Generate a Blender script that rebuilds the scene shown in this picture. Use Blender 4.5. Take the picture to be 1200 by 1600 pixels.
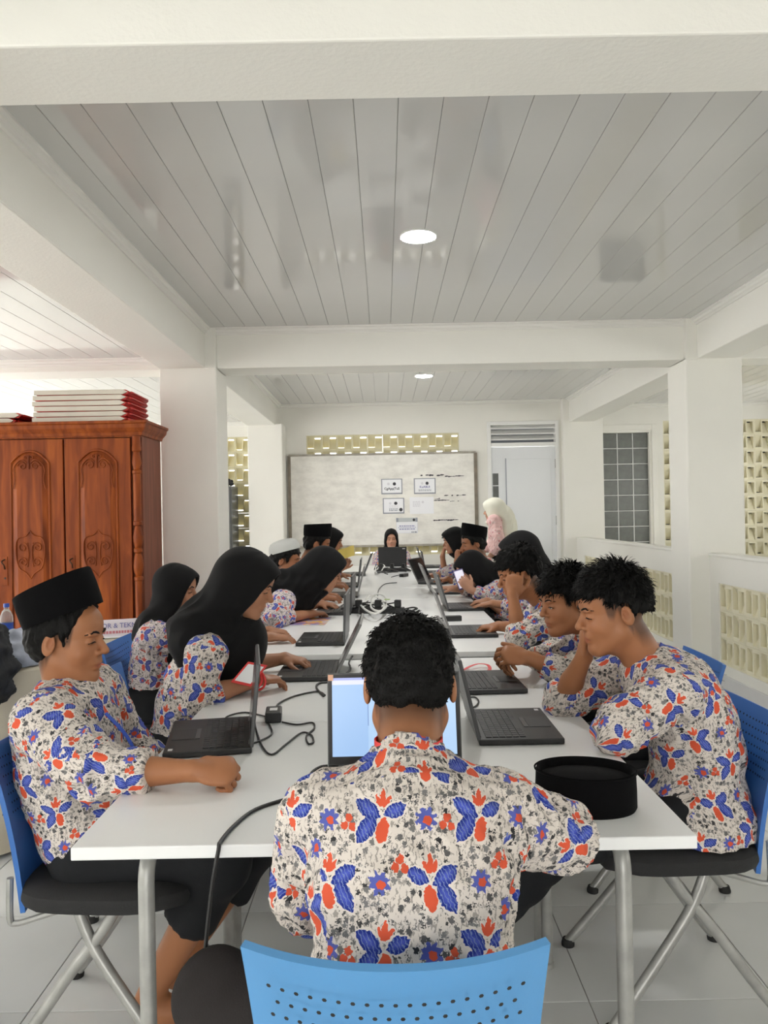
import bpy, bmesh, math, random
import numpy as np
from mathutils import Vector, Matrix

for _o in list(bpy.data.objects):
    bpy.data.objects.remove(_o)
SC = bpy.context.scene
COL = SC.collection
random.seed(7)
R = math.radians

# ------------------------------------------------------------------ camera, world, exposure
cam_d = bpy.data.cameras.new('camera')
cam_d.sensor_fit = 'VERTICAL'
cam_d.sensor_height = 36.0
cam_d.lens = 27.0
cam_d.clip_start = 0.05
cam = bpy.data.objects.new('camera', cam_d)
COL.objects.link(cam)
cam.location = (0.0, 0.0, 1.38)
cam.rotation_euler = (R(90.14), R(1.1), 0.0)
SC.camera = cam

world = bpy.data.worlds.new('overcast_sky')
SC.world = world
world.use_nodes = True
_bg = world.node_tree.nodes['Background']
_bg.inputs['Color'].default_value = (1.0, 0.985, 0.95, 1)
_bg.inputs['Strength'].default_value = 2.2

SC.view_settings.view_transform = 'Standard'
SC.view_settings.look = 'None'
SC.view_settings.gamma = 1.0
SC.view_settings.use_curve_mapping = False
SC.view_settings.exposure = 1.42
try:
    SC.cycles.max_bounces = 8
    SC.cycles.diffuse_bounces = 6
    SC.cycles.glossy_bounces = 3
    SC.cycles.transmission_bounces = 4
    SC.cycles.caustics_reflective = False
    SC.cycles.caustics_refractive = False
except Exception:
    pass

# ------------------------------------------------------------------ helpers
class MB:
    """collects shapes; build() links them as ONE mesh object"""
    def __init__(s):
        s.v = []; s.f = []
    def add(s, vs, fs):
        b = len(s.v)
        s.v.extend([tuple(p) for p in vs])
        s.f.extend([tuple(i + b for i in f) for f in fs])
        return s
    def box(s, x0, x1, y0, y1, z0, z1):
        vs = [(x0,y0,z0),(x1,y0,z0),(x1,y1,z0),(x0,y1,z0),(x0,y0,z1),(x1,y0,z1),(x1,y1,z1),(x0,y1,z1)]
        fs = [(0,3,2,1),(4,5,6,7),(0,1,5,4),(1,2,6,5),(2,3,7,6),(3,0,4,7)]
        return s.add(vs, fs)
    def cbox(s, c, sx, sy, sz, M=None):
        vs = []
        for z in (-1, 1):
            for (x, y) in ((-1,-1),(1,-1),(1,1),(-1,1)):
                p = Vector((x*sx/2, y*sy/2, z*sz/2))
                if M is not None: p = M @ p
                vs.append(Vector(c) + p)
        return s.add(vs, [(0,3,2,1),(4,5,6,7),(0,1,5,4),(1,2,6,5),(2,3,7,6),(3,0,4,7)])
    def prism(s, poly, axis, a, b):
        """poly: 2D points; extruded along axis (0 x,1 y,2 z) from a to b"""
        n = len(poly); vs = []
        for t in (a, b):
            for (p, q) in poly:
                vs.append({0:(t,p,q), 1:(p,t,q), 2:(p,q,t)}[axis])
        fs = [tuple(range(n))[::-1], tuple(range(n, 2*n))]
        for i in range(n):
            j = (i+1) % n
            fs.append((i, j, n+j, n+i))
        return s.add(vs, fs)
    def tube(s, pts, r, n=8, closed=False, ry=None):
        pts = [Vector(p) for p in pts]; m = len(pts)
        rs = r if isinstance(r, (list, tuple)) else [r]*m
        T = []
        for i in range(m):
            a = pts[i-1] if (i > 0 or closed) else pts[i]
            b = pts[(i+1) % m] if (i < m-1 or closed) else pts[i]
            T.append((b-a).normalized())
        up = Vector((0,0,1)) if abs(T[0].z) < .9 else Vector((1,0,0))
        N = (up - T[0]*up.dot(T[0])).normalized()
        vs = []
        for i in range(m):
            N = (N - T[i]*N.dot(T[i])).normalized()
            B = T[i].cross(N)
            for k in range(n):
                a = 2*math.pi*k/n
                vs.append(pts[i] + N*math.cos(a)*rs[i] + B*math.sin(a)*(rs[i] if ry is None else ry))
        fs = []
        for i in range(m if closed else m-1):
            j = (i+1) % m
            for k in range(n):
                l = (k+1) % n
                fs.append((i*n+k, i*n+l, j*n+l, j*n+k))
        if not closed:
            fs.append(tuple(range(n))[::-1]); fs.append(tuple(range((m-1)*n, m*n)))
        return s.add(vs, fs)
    def lathe(s, prof, c=(0,0,0), n=20, sx=1.0, sy=1.0, cap=True):
        vs = []; m = len(prof)
        for (r, z) in prof:
            for k in range(n):
                a = 2*math.pi*k/n
                vs.append((c[0]+r*sx*math.cos(a), c[1]+r*sy*math.sin(a), c[2]+z))
        fs = []
        for i in range(m-1):
            for k in range(n):
                l = (k+1) % n
                fs.append((i*n+k, i*n+l, (i+1)*n+l, (i+1)*n+k))
        if cap:
            fs.append(tuple(range(n))[::-1]); fs.append(tuple(range((m-1)*n, m*n)))
        return s.add(vs, fs)
    def ring(s, loops):
        """loft of equal-length point loops, capped"""
        n = len(loops[0]); vs = [p for l in loops for p in l]; fs = []
        for i in range(len(loops)-1):
            for k in range(n):
                l = (k+1) % n
                fs.append((i*n+k, i*n+l, (i+1)*n+l, (i+1)*n+k))
        fs.append(tuple(range(n))[::-1]); fs.append(tuple(range((len(loops)-1)*n, len(loops)*n)))
        return s.add(vs, fs)
    def sheet(s, grid, thick=0.0):
        """grid[i][j] of points; optional solid thickness handled by a solidify at build"""
        n = len(grid); m = len(grid[0])
        vs = [p for row in grid for p in row]; fs = []
        for i in range(n-1):
            for j in range(m-1):
                fs.append((i*m+j, i*m+j+1, (i+1)*m+j+1, (i+1)*m+j))
        return s.add(vs, fs)
    def mesh(s, name, bevel=0.0, seg=2, smooth=False, auto=True, solid=0.0):
        me = bpy.data.meshes.new(name)
        me.from_pydata([tuple(p) for p in s.v], [], s.f)
        if bevel > 0 or solid > 0 or auto:
            bm = bmesh.new(); bm.from_mesh(me)
            if solid > 0:
                bmesh.ops.recalc_face_normals(bm, faces=bm.faces)
                bmesh.ops.solidify(bm, geom=bm.faces[:], thickness=solid)
            if bevel > 0:
                es = [e for e in bm.edges if len(e.link_faces) == 2 and e.calc_face_angle(0) > R(40)]
                bmesh.ops.bevel(bm, geom=es, offset=bevel, segments=seg, profile=.5, affect='EDGES', clamp_overlap=True)
            bmesh.ops.recalc_face_normals(bm, faces=bm.faces)
            bm.to_mesh(me); bm.free()
        if smooth:
            me.shade_smooth()
            try: me.set_sharp_from_angle(angle=R(38))
            except Exception: pass
        return me
    def build(s, name, mat, parent=None, bevel=0.0, seg=2, smooth=False, solid=0.0):
        me = s.mesh(name, bevel, seg, smooth, True, solid)
        return link(name, me, mat, parent)

def link(name, me, mat, parent=None):
    o = bpy.data.objects.new(name, me)
    COL.objects.link(o)
    if mat is not None and len(me.materials) == 0: me.materials.append(mat)
    if parent is not None: o.parent = parent
    return o

def tag(o, label=None, cat=None, group=None, kind=None):
    if label: o['label'] = label
    if cat: o['category'] = cat
    if group: o['group'] = group
    if kind: o['kind'] = kind
    return o

def thing(name, label, cat, loc=(0,0,0), rz=0.0, group=None):
    o = bpy.data.objects.new(name, None); COL.objects.link(o)
    o.location = loc; o.rotation_euler = (0, 0, rz); o.empty_display_size = .1
    return tag(o, label, cat, group)

def copy_tree(o, parent=None):
    c = o.copy(); COL.objects.link(c)
    if parent is not None: c.parent = parent
    for ch in list(o.children): copy_tree(ch, c)
    return c

def struct(o):
    o['kind'] = 'structure'; return o

def spline(pts, n=6):
    """Catmull-Rom through pts"""
    P = [Vector(p) for p in pts]; out = []
    for i in range(len(P)-1):
        p0 = P[max(i-1,0)]; p1 = P[i]; p2 = P[i+1]; p3 = P[min(i+2,len(P)-1)]
        for k in range(n):
            t = k/n
            out.append(0.5*((2*p1)+(p2-p0)*t+(2*p0-5*p1+4*p2-p3)*t*t+(3*p1-p0-3*p2+p3)*t**3))
    out.append(P[-1]); return out

# ------------------------------------------------------------------ materials
def newmat(name):
    m = bpy.data.materials.new(name); m.use_nodes = True
    nt = m.node_tree
    return m, nt, nt.nodes['Principled BSDF']

def mat(name, col, rough=.5, metal=0.0, spec=.5, vary=0.0, vscale=8.0, bump=0.0, bscale=60.0, emit=None, estr=0.0,
        coat=0.0, stretch=None, trans=0.0, alpha=1.0, sheen=0.0, dark=None, ior=None):
    m, nt, b = newmat(name)
    N, L = nt.nodes, nt.links
    b.inputs['Base Color'].default_value = (*col, 1)
    b.inputs['Roughness'].default_value = rough
    b.inputs['Metallic'].default_value = metal
    b.inputs['Specular IOR Level'].default_value = spec
    if ior: b.inputs['IOR'].default_value = ior
    b.inputs['Coat Weight'].default_value = coat
    b.inputs['Sheen Weight'].default_value = sheen
    b.inputs['Transmission Weight'].default_value = trans
    b.inputs['Alpha'].default_value = alpha
    if emit:
        b.inputs['Emission Color'].default_value = (*emit, 1)
        b.inputs['Emission Strength'].default_value = estr
    if vary > 0 or bump > 0:
        tc = N.new('ShaderNodeTexCoord'); mp = N.new('ShaderNodeMapping')
        L.new(tc.outputs['Object'], mp.inputs['Vector'])
        if stretch: mp.inputs['Scale'].default_value = stretch
    if vary > 0:
        no = N.new('ShaderNodeTexNoise'); no.inputs['Scale'].default_value = vscale; no.inputs['Detail'].default_value = 5
        L.new(mp.outputs[0], no.inputs['Vector'])
        rp = N.new('ShaderNodeValToRGB')
        dk = dark if dark else tuple(c*(1-vary) for c in col)
        rp.color_ramp.elements[0].position = .32; rp.color_ramp.elements[0].color = (*dk, 1)
        rp.color_ramp.elements[1].position = .68; rp.color_ramp.elements[1].color = (*col, 1)
        L.new(no.outputs['Fac'], rp.inputs['Fac']); L.new(rp.outputs['Color'], b.inputs['Base Color'])
    if bump > 0:
        nb = N.new('ShaderNodeTexNoise'); nb.inputs['Scale'].default_value = bscale; nb.inputs['Detail'].default_value = 3
        L.new(mp.outputs[0], nb.inputs['Vector'])
        bp = N.new('ShaderNodeBump'); bp.inputs['Strength'].default_value = bump; bp.inputs['Distance'].default_value = .01
        L.new(nb.outputs['Fac'], bp.inputs['Height']); L.new(bp.outputs['Normal'], b.inputs['Normal'])
    return m

M = {}
M['wall'] = mat('wall_paint', (.83,.82,.765), .55, spec=.3, vary=.035, vscale=2.2, bump=.08, bscale=90)
M['beam'] = mat('beam_paint', (.84,.83,.775), .5, spec=.3, vary=.03, vscale=1.5, bump=.12, bscale=70)
M['panel'] = mat('ceiling_panel', (.63,.63,.615), .07, spec=.5, vary=.03, vscale=1.2, bump=.012, bscale=9)
M['groove'] = mat('ceiling_backing', (.50,.50,.49), .5)
M['dark'] = mat('shade_plaster', (.16,.16,.15), .8)  # room shade put into the colour of the plaster
M['trimw'] = mat('trim_white', (.78,.77,.73), .35)
M['tile'] = mat('floor_tile', (.80,.81,.80), .16, spec=.5, vary=.09, vscale=1.7, bump=.01, bscale=14)
M['grout'] = mat('floor_grout', (.30,.29,.27), .8)
M['skirt'] = mat('skirting_tile', (.66,.66,.66), .25, vary=.05)
M['breeze'] = mat('breeze_block', (.74,.69,.47), .6, vary=.08, vscale=6, bump=.1, bscale=60)
M['breezelt'] = mat('breeze_block_light', (.80,.76,.58), .6, vary=.06, vscale=6, bump=.1, bscale=60)
M['doorw'] = mat('door_paint', (.76,.78,.80), .35, vary=.03, vscale=1.5)
M['frame'] = mat('frame_paint', (.80,.80,.78), .4)
M['glassg'] = mat('patterned_glass', (.17,.18,.17), .18, spec=.5, vary=.2, vscale=14, bump=.1, bscale=120)
M['lead'] = mat('glass_joint', (.72,.73,.72), .5)
M['lamp'] = mat('downlight_glow', (1,1,1), .5, emit=(1,.985,.96), estr=125)
M['lampring'] = mat('downlight_ring', (.85,.85,.84), .3)
M['top'] = mat('table_laminate', (.86,.87,.87), .28, spec=.45, vary=.03, vscale=3)
M['topedge'] = mat('table_edge', (.72,.72,.68), .4, vary=.15, vscale=14)
M['steel'] = mat('grey_steel', (.42,.42,.40), .38, metal=.35, vary=.22, vscale=22)
M['rubber'] = mat('black_rubber', (.015,.015,.015), .7)
M['blue'] = mat('blue_plastic', (.045,.17,.52), .38, spec=.5, vary=.06, vscale=5, bump=.02, bscale=200)
M['bluelt'] = mat('sky_blue_plastic', (.09,.29,.58), .36, spec=.5, vary=.06, vscale=5, bump=.02, bscale=200)
M['seat'] = mat('black_upholstery', (.018,.018,.019), .85, bump=.2, bscale=300)
M['lap'] = mat('laptop_black', (.016,.016,.017), .42, vary=.15, vscale=20)
M['laplid'] = mat('laptop_lid', (.075,.077,.08), .38, vary=.12, vscale=12)
M['key'] = mat('laptop_key', (.022,.022,.024), .5)
M['scr'] = mat('screen_dark', (.01,.011,.013), .2)
M['cable'] = mat('cable_black', (.012,.012,.012), .5)
M['cablew'] = mat('cable_white', (.75,.75,.72), .5)
M['white'] = mat('white_plastic', (.82,.82,.82), .4)
M['paper'] = mat('paper', (.86,.87,.90), .7)
M['ink'] = mat('ink', (.04,.04,.05), .7)
M['inkgrey'] = mat('ink_grey', (.30,.32,.36), .7)
M['inkblue'] = mat('ink_blue', (.20,.20,.42), .7)
M['inkred'] = mat('ink_red', (.62,.22,.26), .7)
M['red'] = mat('red_ribbon', (.75,.05,.05), .5, vary=.1, vscale=30)
M['redpl'] = mat('red_plastic', (.55,.025,.02), .35, vary=.2, vscale=10)
M['cream'] = mat('cream_board', (.60,.55,.47), .6, vary=.1, vscale=5)
M['velvet'] = mat('black_velvet', (.0045,.0045,.005), .95, sheen=.03, spec=.05, bump=.15, bscale=400)
M['cloth_beige'] = mat('beige_cloth', (.62,.56,.44), .85, vary=.1, vscale=3, bump=.15, bscale=350)
M['jacket'] = mat('black_jacket', (.02,.021,.024), .8, vary=.3, vscale=9, bump=.3, bscale=40)
M['pale'] = mat('pale_cloth', (.50,.54,.64), .85, vary=.35, vscale=14, bump=.3, bscale=30)
M['bluef'] = mat('blue_folder', (.02,.07,.38), .4)
M['yellow'] = mat('yellow_paper', (.78,.62,.16), .7, vary=.08)
M['grey_locker'] = mat('grey_locker', (.15,.16,.16), .35, vary=.15, vscale=4)
M['gold'] = mat('brass', (.45,.30,.10), .35, metal=.9)

def wood():
    m, nt, b = newmat('teak_wood')
    N, L = nt.nodes, nt.links
    tc = N.new('ShaderNodeTexCoord'); mp = N.new('ShaderNodeMapping'); mp.inputs['Scale'].default_value = (9, 9, .9)
    L.new(tc.outputs['Object'], mp.inputs['Vector'])
    no = N.new('ShaderNodeTexNoise'); no.inputs['Scale'].default_value = 2.2; no.inputs['Detail'].default_value = 7; no.inputs['Distortion'].default_value = .8
    L.new(mp.outputs[0], no.inputs['Vector'])
    rp = N.new('ShaderNodeValToRGB'); e = rp.color_ramp.elements
    e[0].position = .25; e[0].color = (.115,.022,.0045,1)
    e[1].position = .75; e[1].color = (.34,.085,.014,1)
    e2 = rp.color_ramp.elements.new(.5); e2.color = (.225,.048,.009,1)
    L.new(no.outputs['Fac'], rp.inputs['Fac']); L.new(rp.outputs['Color'], b.inputs['Base Color'])
    bp = N.new('ShaderNodeBump'); bp.inputs['Strength'].default_value = .08; bp.inputs['Distance'].default_value = .004
    L.new(no.outputs['Fac'], bp.inputs['Height']); L.new(bp.outputs['Normal'], b.inputs['Normal'])
    b.inputs['Roughness'].default_value = .45; b.inputs['Specular IOR Level'].default_value = .18; b.inputs['Coat Weight'].default_value = .0; b.inputs['Coat Roughness'].default_value = .25
    return m
M['wood'] = wood()
M['woodside'] = mat('teak_side', (.24,.080,.045), .55, spec=.2, vary=.35, vscale=3, stretch=(9,9,.8))
# ------------------------------------------------------------------ the room
CZ = 2.885           # ceiling of the middle bays
BZ = 2.567           # underside of the beams
BW = 10.40           # front face of the back wall
T = .525             # floor tile

fl = struct(MB().box(-5.6, 5.8, -3.0, 11.2, -.12, -.004).build('floor', M['grout']))
tme = MB().box(-T/2+.0015, T/2-.0015, -T/2+.0015, T/2-.0015, -.012, 0).mesh('tile', bevel=.001, seg=1)
tme.materials.append(M['tile'])
x0 = .55 + T/2; y0 = 2.16 + T/2
NI = []
for i in range(-9, 9):
    for j in range(-4, 16):
        X = x0 + i*T; Y = y0 + j*T
        if -3.65 < X < 3.0 and .8 < Y < BW+.1:
            NI.append((X, Y))
for (X, Y) in NI[:300]:
    o = link('tile', tme, None, fl); o.location = (X, Y, 0)
rest = MB()
for i in range(-12, 14):
    for j in range(-12, 18):
        X = x0 + i*T; Y = y0 + j*T
        if -5.6 < X-T/2 and X+T/2 < 5.8 and -3 < Y-T/2 and Y+T/2 < 11.2 and (X, Y) not in NI[:300]:
            rest.box(X-T/2+.0015, X+T/2-.0015, Y-T/2+.0015, Y+T/2-.0015, -.012, 0)
ro = rest.build('tile_field', M['tile'], fl); ro['kind'] = 'stuff'

# ceilings: backing + PVC planks
ce = struct(MB().box(-5.6, 5.8, -3.0, 11.2, CZ+.03, CZ+.12).build('ceiling', M['groove']))
def planks(x0, x1, y0, y1, z, w=.1646, phase=0.0):
    me = MB().box(-w/2+.0008, w/2-.0008, y0, y1, 0, .03).mesh('ceiling_panel', bevel=.0018, seg=1)
    me.materials.append(M['panel'])
    x = x0 + w/2 - phase
    while x - w/2 < x1:
        o = link('ceiling_panel', me, None, ce); o.location = (x, 0, z)
        x += w
planks(-1.40, 2.51, 2.19, 6.14, CZ)
planks(-1.40, 2.51, 6.46, BW+.05, CZ)
planks(-5.4, -1.76, 2.19, 6.14, 2.66)
planks(-5.4, -1.76, 6.46, BW+.05, 2.66)
planks(2.84, 5.6, 2.19, 6.14, 2.80)
planks(2.84, 5.6, 6.46, BW+.05, 2.80)
struct(MB().box(-5.5, -1.7, 2.0, 10.6, 2.692, 2.72).build('ceiling_left_aisle', M['groove']))
struct(MB().box(2.8, 5.7, 2.0, 10.6, 2.832, 2.86).build('ceiling_right_aisle', M['groove']))
struct(MB().box(-5.5, 5.7, -3.0, 1.95, CZ-.1, CZ-.06).build('ceiling_over_entrance', M['panel']))

def beam(n, x0, x1, y0, y1, z0=BZ, z1=CZ+.05):
    return struct(MB().box(x0, x1, y0, y1, z0, z1).build('beam_%d' % n, M['beam'], bevel=.006))
beam(1, -5.5, 5.7, 1.92, 2.195)
beam(2, -5.5, 5.7, 6.14, 6.46)
beam(3, -1.765, -1.40, 2.195, 6.14); beam(4, 2.51, 2.84, 2.195, 6.14)
beam(5, -1.765, -1.40, 6.46, BW+.02); beam(6, 2.51, 2.84, 6.46, BW+.02)
beam(7, -1.765, -1.40, -3.0, 1.92); beam(8, 2.51, 2.84, -3.0, 1.92)

# stepped cornice strips under the planks
tn = 1
def cornice(x0, x1, y0, y1, z):
    global tn
    for (ax, a, b, c, s) in (('x', x0, x1, y1, -1), ('x', x0, x1, y0, 1), ('y', y0, y1, x0, 1), ('y', y0, y1, x1, -1)):
        prof = [(0,0), (0,-.055), (.010,-.055), (.014,-.042), (.026,-.036), (.030,-.02), (.048,-.014), (.050,0)]
        mb = MB()
        if ax == 'x': mb.prism([(c + s*p, z + q + .004) for (p, q) in prof], 0, a, b)
        else: mb.prism([(c + s*p, z + q + .004) for (p, q) in prof], 1, a, b)
        struct(mb.build('trim_%d' % tn, M['trimw'])); tn += 1
cornice(-1.40, 2.51, 2.195, 6.14, CZ)
cornice(-1.40, 2.51, 6.46, BW, CZ)
cornice(-5.4, -1.765, 2.195, 6.14, 2.66)
cornice(-5.4, -1.765, 6.46, BW, 2.66)
cornice(2.84, 5.6, 2.195, 6.14, 2.80)
cornice(2.84, 5.6, 6.46, BW, 2.80)

def column(n, x0, x1, y0, y1):
    c = struct(MB().box(x0, x1, y0, y1, 0, BZ+.02).build('column_%d' % n, M['wall'], bevel=.012))
    s = MB().box(x0-.012, x1+.012, y0-.012, y1+.012, 0, .10).build('trim_%d' % (60+n), M['skirt'], bevel=.003); struct(s)
    return c
# narrow shaft up to the ceiling on the inner side of the mid columns
column(1, -1.765, -1.31, 6.10, 6.50)
column(2, 2.42, 2.87, 6.10, 6.50)
column(3, -1.765, -1.31, 10.02, BW)
column(4, -1.765, -1.31, 1.88, 2.23)
column(5, 2.42, 2.87, 1.88, 2.23)
struct(MB().box(-1.41, -1.31, 6.09, 6.47, BZ-.01, CZ+.01).build('column_6', M['wall'], bevel=.006))
struct(MB().box(2.42, 2.52, 6.09, 6.47, BZ-.01, CZ+.01).build('column_7', M['wall'], bevel=.006))

# back wall with its openings
def wall_holes(x0, x1, z0, z1, y0, y1, holes):
    xs = sorted({x0, x1, *[h[0] for h in holes], *[h[1] for h in holes]})
    zs = sorted({z0, z1, *[h[2] for h in holes], *[h[3] for h in holes]})
    mb = MB()
    for a, b in zip(xs, xs[1:]):
        for c, d in zip(zs, zs[1:]):
            xm, zm = (a+b)/2, (c+d)/2
            if any(h[0] < xm < h[1] and h[2] < zm < h[3] for h in holes): continue
            mb.box(a, b, y0, y1, c, d)
    return mb
P = .2065
HT = (-1.033, 1.032, 2.46-2*P, 2.46)
HB = (-1.033, 1.032, .82, .82+P)
HD = (1.415, 2.385, 0, 2.60)
HW = (2.98, 3.61, .72, 2.42)
HR = (3.80, 3.80+7*P, 2.57-11*P, 2.57)
HL = (-2.83, -2.83+5*P, 2.46-11*P, 2.46)
wb = struct(wall_holes(-5.5, 5.7, 0, CZ+.05, BW, BW+.14, [HT, HB, HD, HW, HR, HL]).build('wall_back', M['wall']))
struct(MB().box(2.42, 2.96, BW-.10, BW+.02, 0, CZ).build('column_8', M['wall'], bevel=.008))
# raised border round the window and the block field
bb = MB()
for (a, b, c, d) in ((HW[0]-.10, HW[0]-.03, HW[2]-.1, HW[3]+.10), (HW[1]+.03, HW[1]+.10, HW[2]-.1, HW[3]+.10), (HW[0]-.03, HW[1]+.03, HW[3]+.03, HW[3]+.10)):
    bb.box(a, b, BW-.03, BW+.01, c, d)
struct(bb.build('trim_80', M['wall'], bevel=.004))

# breeze blocks: two cells with sloping baffles and a slot, low in one cell and high in the other
def block_mesh():
    s = P/2 - .001; t = .013; D = .085
    mb = MB()
    mb.box(-s, s, 0, D, s-t, s); mb.box(-s, s, 0, D, -s, -s+t)
    mb.box(-s, -s+t, 0, D, -s+t, s-t); mb.box(s-t, s, 0, D, -s+t, s-t)
    mb.box(-t/2, t/2, 0, D, -s+t, s-t)
    i = s - t
    for sg, xa, xb in ((1, -i, -t/2), (-1, t/2, i)):
        # baffle: from the front at one end to the back, leaving a slot
        poly = [(.012, sg*i), (D, sg*i), (D, -sg*i*.68), (D-.012, -sg*i*.68), (.045, sg*i*.2)]
        mb.prism(poly, 0, xa, xb)
        mb.box(xa, xb, .0, .018, min(-sg*i, -sg*i*.80), max(-sg*i, -sg*i*.80))
    return mb
bmA = block_mesh().mesh('breeze_block', auto=True); bmA.materials.append(M['breeze'])
bmB = block_mesh().mesh('breeze_block_pale'); bmB.materials.append(M['breezelt'])
def block_field(par, me, x0, z0, nx, nz, y, rz=0.0, axis='x', sgn=1):
    for i in range(nx):
        for k in range(nz):
            o = link('breeze_block', me, None, par)
            if axis == 'x': o.location = (x0 + (i+.5)*P, y, z0 + (k+.5)*P)
            else: o.location = (y, x0 + sgn*(i+.5)*P, z0 + (k+.5)*P)
            o.rotation_euler = (0, 0, rz)
block_field(wb, bmA, HT[0], HT[2], 10, 2, BW+.012)
block_field(wb, bmA, HB[0], HB[2], 10, 1, BW+.012)
block_field(wb, bmB, HR[0], HR[2], 7, 11, BW+.012)
block_field(wb, bmA, HL[0], HL[2], 5, 11, BW+.012)
# walls behind the right block field and window, coloured dark to read as unlit
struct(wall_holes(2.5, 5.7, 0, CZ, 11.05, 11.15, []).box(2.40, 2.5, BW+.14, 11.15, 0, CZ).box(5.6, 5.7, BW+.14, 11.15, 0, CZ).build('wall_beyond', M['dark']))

# parapets of block work on the right
def parapet(n, ya, yb, n0, cols):
    X0, X1 = 2.58, 2.70
    z0 = .175; z1 = z0 + 3*P
    y_lo, y_hi = n0, n0 + cols*P
    mb = MB()
    mb.box(X0, X1, ya, yb, z1, 1.01); mb.box(X0, X1, ya, yb, 0, z0)
    mb.box(X0, X1, ya, y_lo, z0, z1); mb.box(X0, X1, y_hi, yb, z0, z1)
    w = struct(mb.build('wall_parapet_%d' % n, M['wall']))
    for i in range(cols):
        for k in range(3):
            o = link('breeze_block', bmB, None, w)
            o.location = (X0+.010, y_lo + (i+.5)*P, z0 + (k+.5)*P)
            o.rotation_euler = (0, 0, -math.pi/2)
    struct(MB().box(X0-.012, X0, ya, yb, 0, .10).build('baseboard_right_%d' % n, M['skirt'], bevel=.002))
    struct(MB().box(X0-.012, X1+.012, ya, yb, 1.0, 1.022).build('trim_%d' % (90+n), M['wall'], bevel=.004))
parapet(1, 6.50, BW-.10, 6.62, 16)
parapet(2, 2.23, 6.10, 5.95-16*P, 16)
struct(MB().box(-1.31, 2.42, BW-.012, BW, 0, .10).build('baseboard_back', M['skirt']))

# unseen left and right outer walls; window openings sized to balance the daylight
def side_wall(name, X0, X1, holes):
    mb = MB(); src = wall_holes(-3.0, 11.2, 0, CZ+.05, X0, X1, holes)
    mb.v = [(y, x, z) for (x, y, z) in src.v]; mb.f = [f[::-1] for f in src.f]
    return struct(mb.build(name, M['wall']))
side_wall('wall_left', -5.6, -5.45, [(-2.2, 1.2, .9, 2.4), (2.3, 6.0, .35, 2.4), (6.7, 10.2, .35, 2.3)])
side_wall('wall_right', 5.65, 5.8, [(-2.2, 1.2, 1.4, 2.0), (3.0, 5.2, 1.4, 2.15), (7.3, 9.5, 1.3, 2.25)])

side = wall_holes(-5.5, 5.7, 0, CZ+.05, -3.0, -2.85, [(-4.6, -2.6, 1.1, 2.2), (-1.0, 1.0, 0, 2.2)]).build('wall_front', M['wall']); struct(side)  # unseen wall behind the camera, added to cut the light from the front
# door with louvre above
dr = struct(MB().box(HD[0], HD[0]+.05, BW-.02, BW+.10, 0, 2.60).box(HD[1]-.05, HD[1], BW-.02, BW+.10, 0, 2.60)
            .box(HD[0]+.05, HD[1]-.05, BW-.02, BW+.10, 2.55, 2.60).box(HD[0]+.05, HD[1]-.05, BW-.02, BW+.10, 2.26, 2.31).build('door_1', M['frame'], bevel=.004))
for k in range(3):
    z = 2.345 + k*.075
    l = MB().prism([(BW-.01, z), (BW-.01, z+.014), (BW+.09, z+.075), (BW+.09, z+.06)], 0, HD[0]+.05, HD[1]-.05).build('louvre_slat', M['frame'], dr)
MB().box(HD[0]+.05, HD[1]-.05, BW+.10, BW+.11, 2.31, 2.55).build('louvre_backing', M['inkgrey'], dr)
dx0, dx1 = HD[0]+.048, HD[1]-.052
leaf = MB()
gx = (dx0+.02, dx0+.10); gz = (1.40, 1.90)
src = wall_holes(dx0, dx1, .01, 2.255, BW+.015, BW+.055, [(gx[0], gx[1], gz[0], gz[1])])
lf = src.build('door_leaf', M['doorw'], dr)
MB().box(dx0+.195, dx0+.207, BW+.006, BW+.016, .1, 2.10).build('groove_shade', M['inkgrey'], dr)  # grey strip: the shade of a door groove as colour
MB().box(dx0+.207, dx1-.06, BW+.008, BW+.016, .12, 2.09).build('door_panel', M['doorw'], dr, bevel=.003)
for k in range(3):
    z = gz[0] + k*(gz[1]-gz[0])/3
    MB().box(gx[0], gx[1], BW+.03, BW+.04, z, z+(gz[1]-gz[0])/3).build('pane', M['glassg'], dr)
    if k: MB().box(gx[0], gx[1], BW+.018, BW+.05, z-.006, z+.006).build('glazing_bar', M['doorw'], dr)
for z in (2.02, 1.25, .35):
    MB().box(dx1-.004, dx1+.014, BW-.005, BW+.02, z-.06, z+.06).build('hinge', M['steel'], dr)

# glass block window
wd = struct(MB().box(HW[0]-.03, HW[0]+.004, BW-.01, BW+.12, HW[2], HW[3]).box(HW[1]-.004, HW[1]+.03, BW-.01, BW+.12, HW[2], HW[3])
            .box(HW[0]-.03, HW[1]+.03, BW-.01, BW+.12, HW[3]-.004, HW[3]+.03).box(HW[0]-.03, HW[1]+.03, BW-.01, BW+.12, HW[2]-.03, HW[2]).build('window_1', M['wall']))
pw = (HW[1]-HW[0])/3; ph = (HW[3]-HW[2])/8
pme = MB().box(-pw/2+.006, pw/2-.006, 0, .05, -ph/2+.006, ph/2-.006).mesh('pane', bevel=.006, seg=1); pme.materials.append(M['glassg'])
for i in range(3):
    for k in range(8):
        o = link('pane', pme, None, wd); o.location = (HW[0]+(i+.5)*pw, BW+.05, HW[2]+(k+.5)*ph)
for i in range(1, 3): MB().box(HW[0]+i*pw-.006, HW[0]+i*pw+.006, BW+.048, BW+.1, HW[2], HW[3]).build('glazing_bar', M['lead'], wd)
for k in range(1, 8): MB().box(HW[0], HW[1], BW+.0485, BW+.1, HW[2]+k*ph-.006, HW[2]+k*ph+.006).build('glazing_bar', M['lead'], wd)

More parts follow.
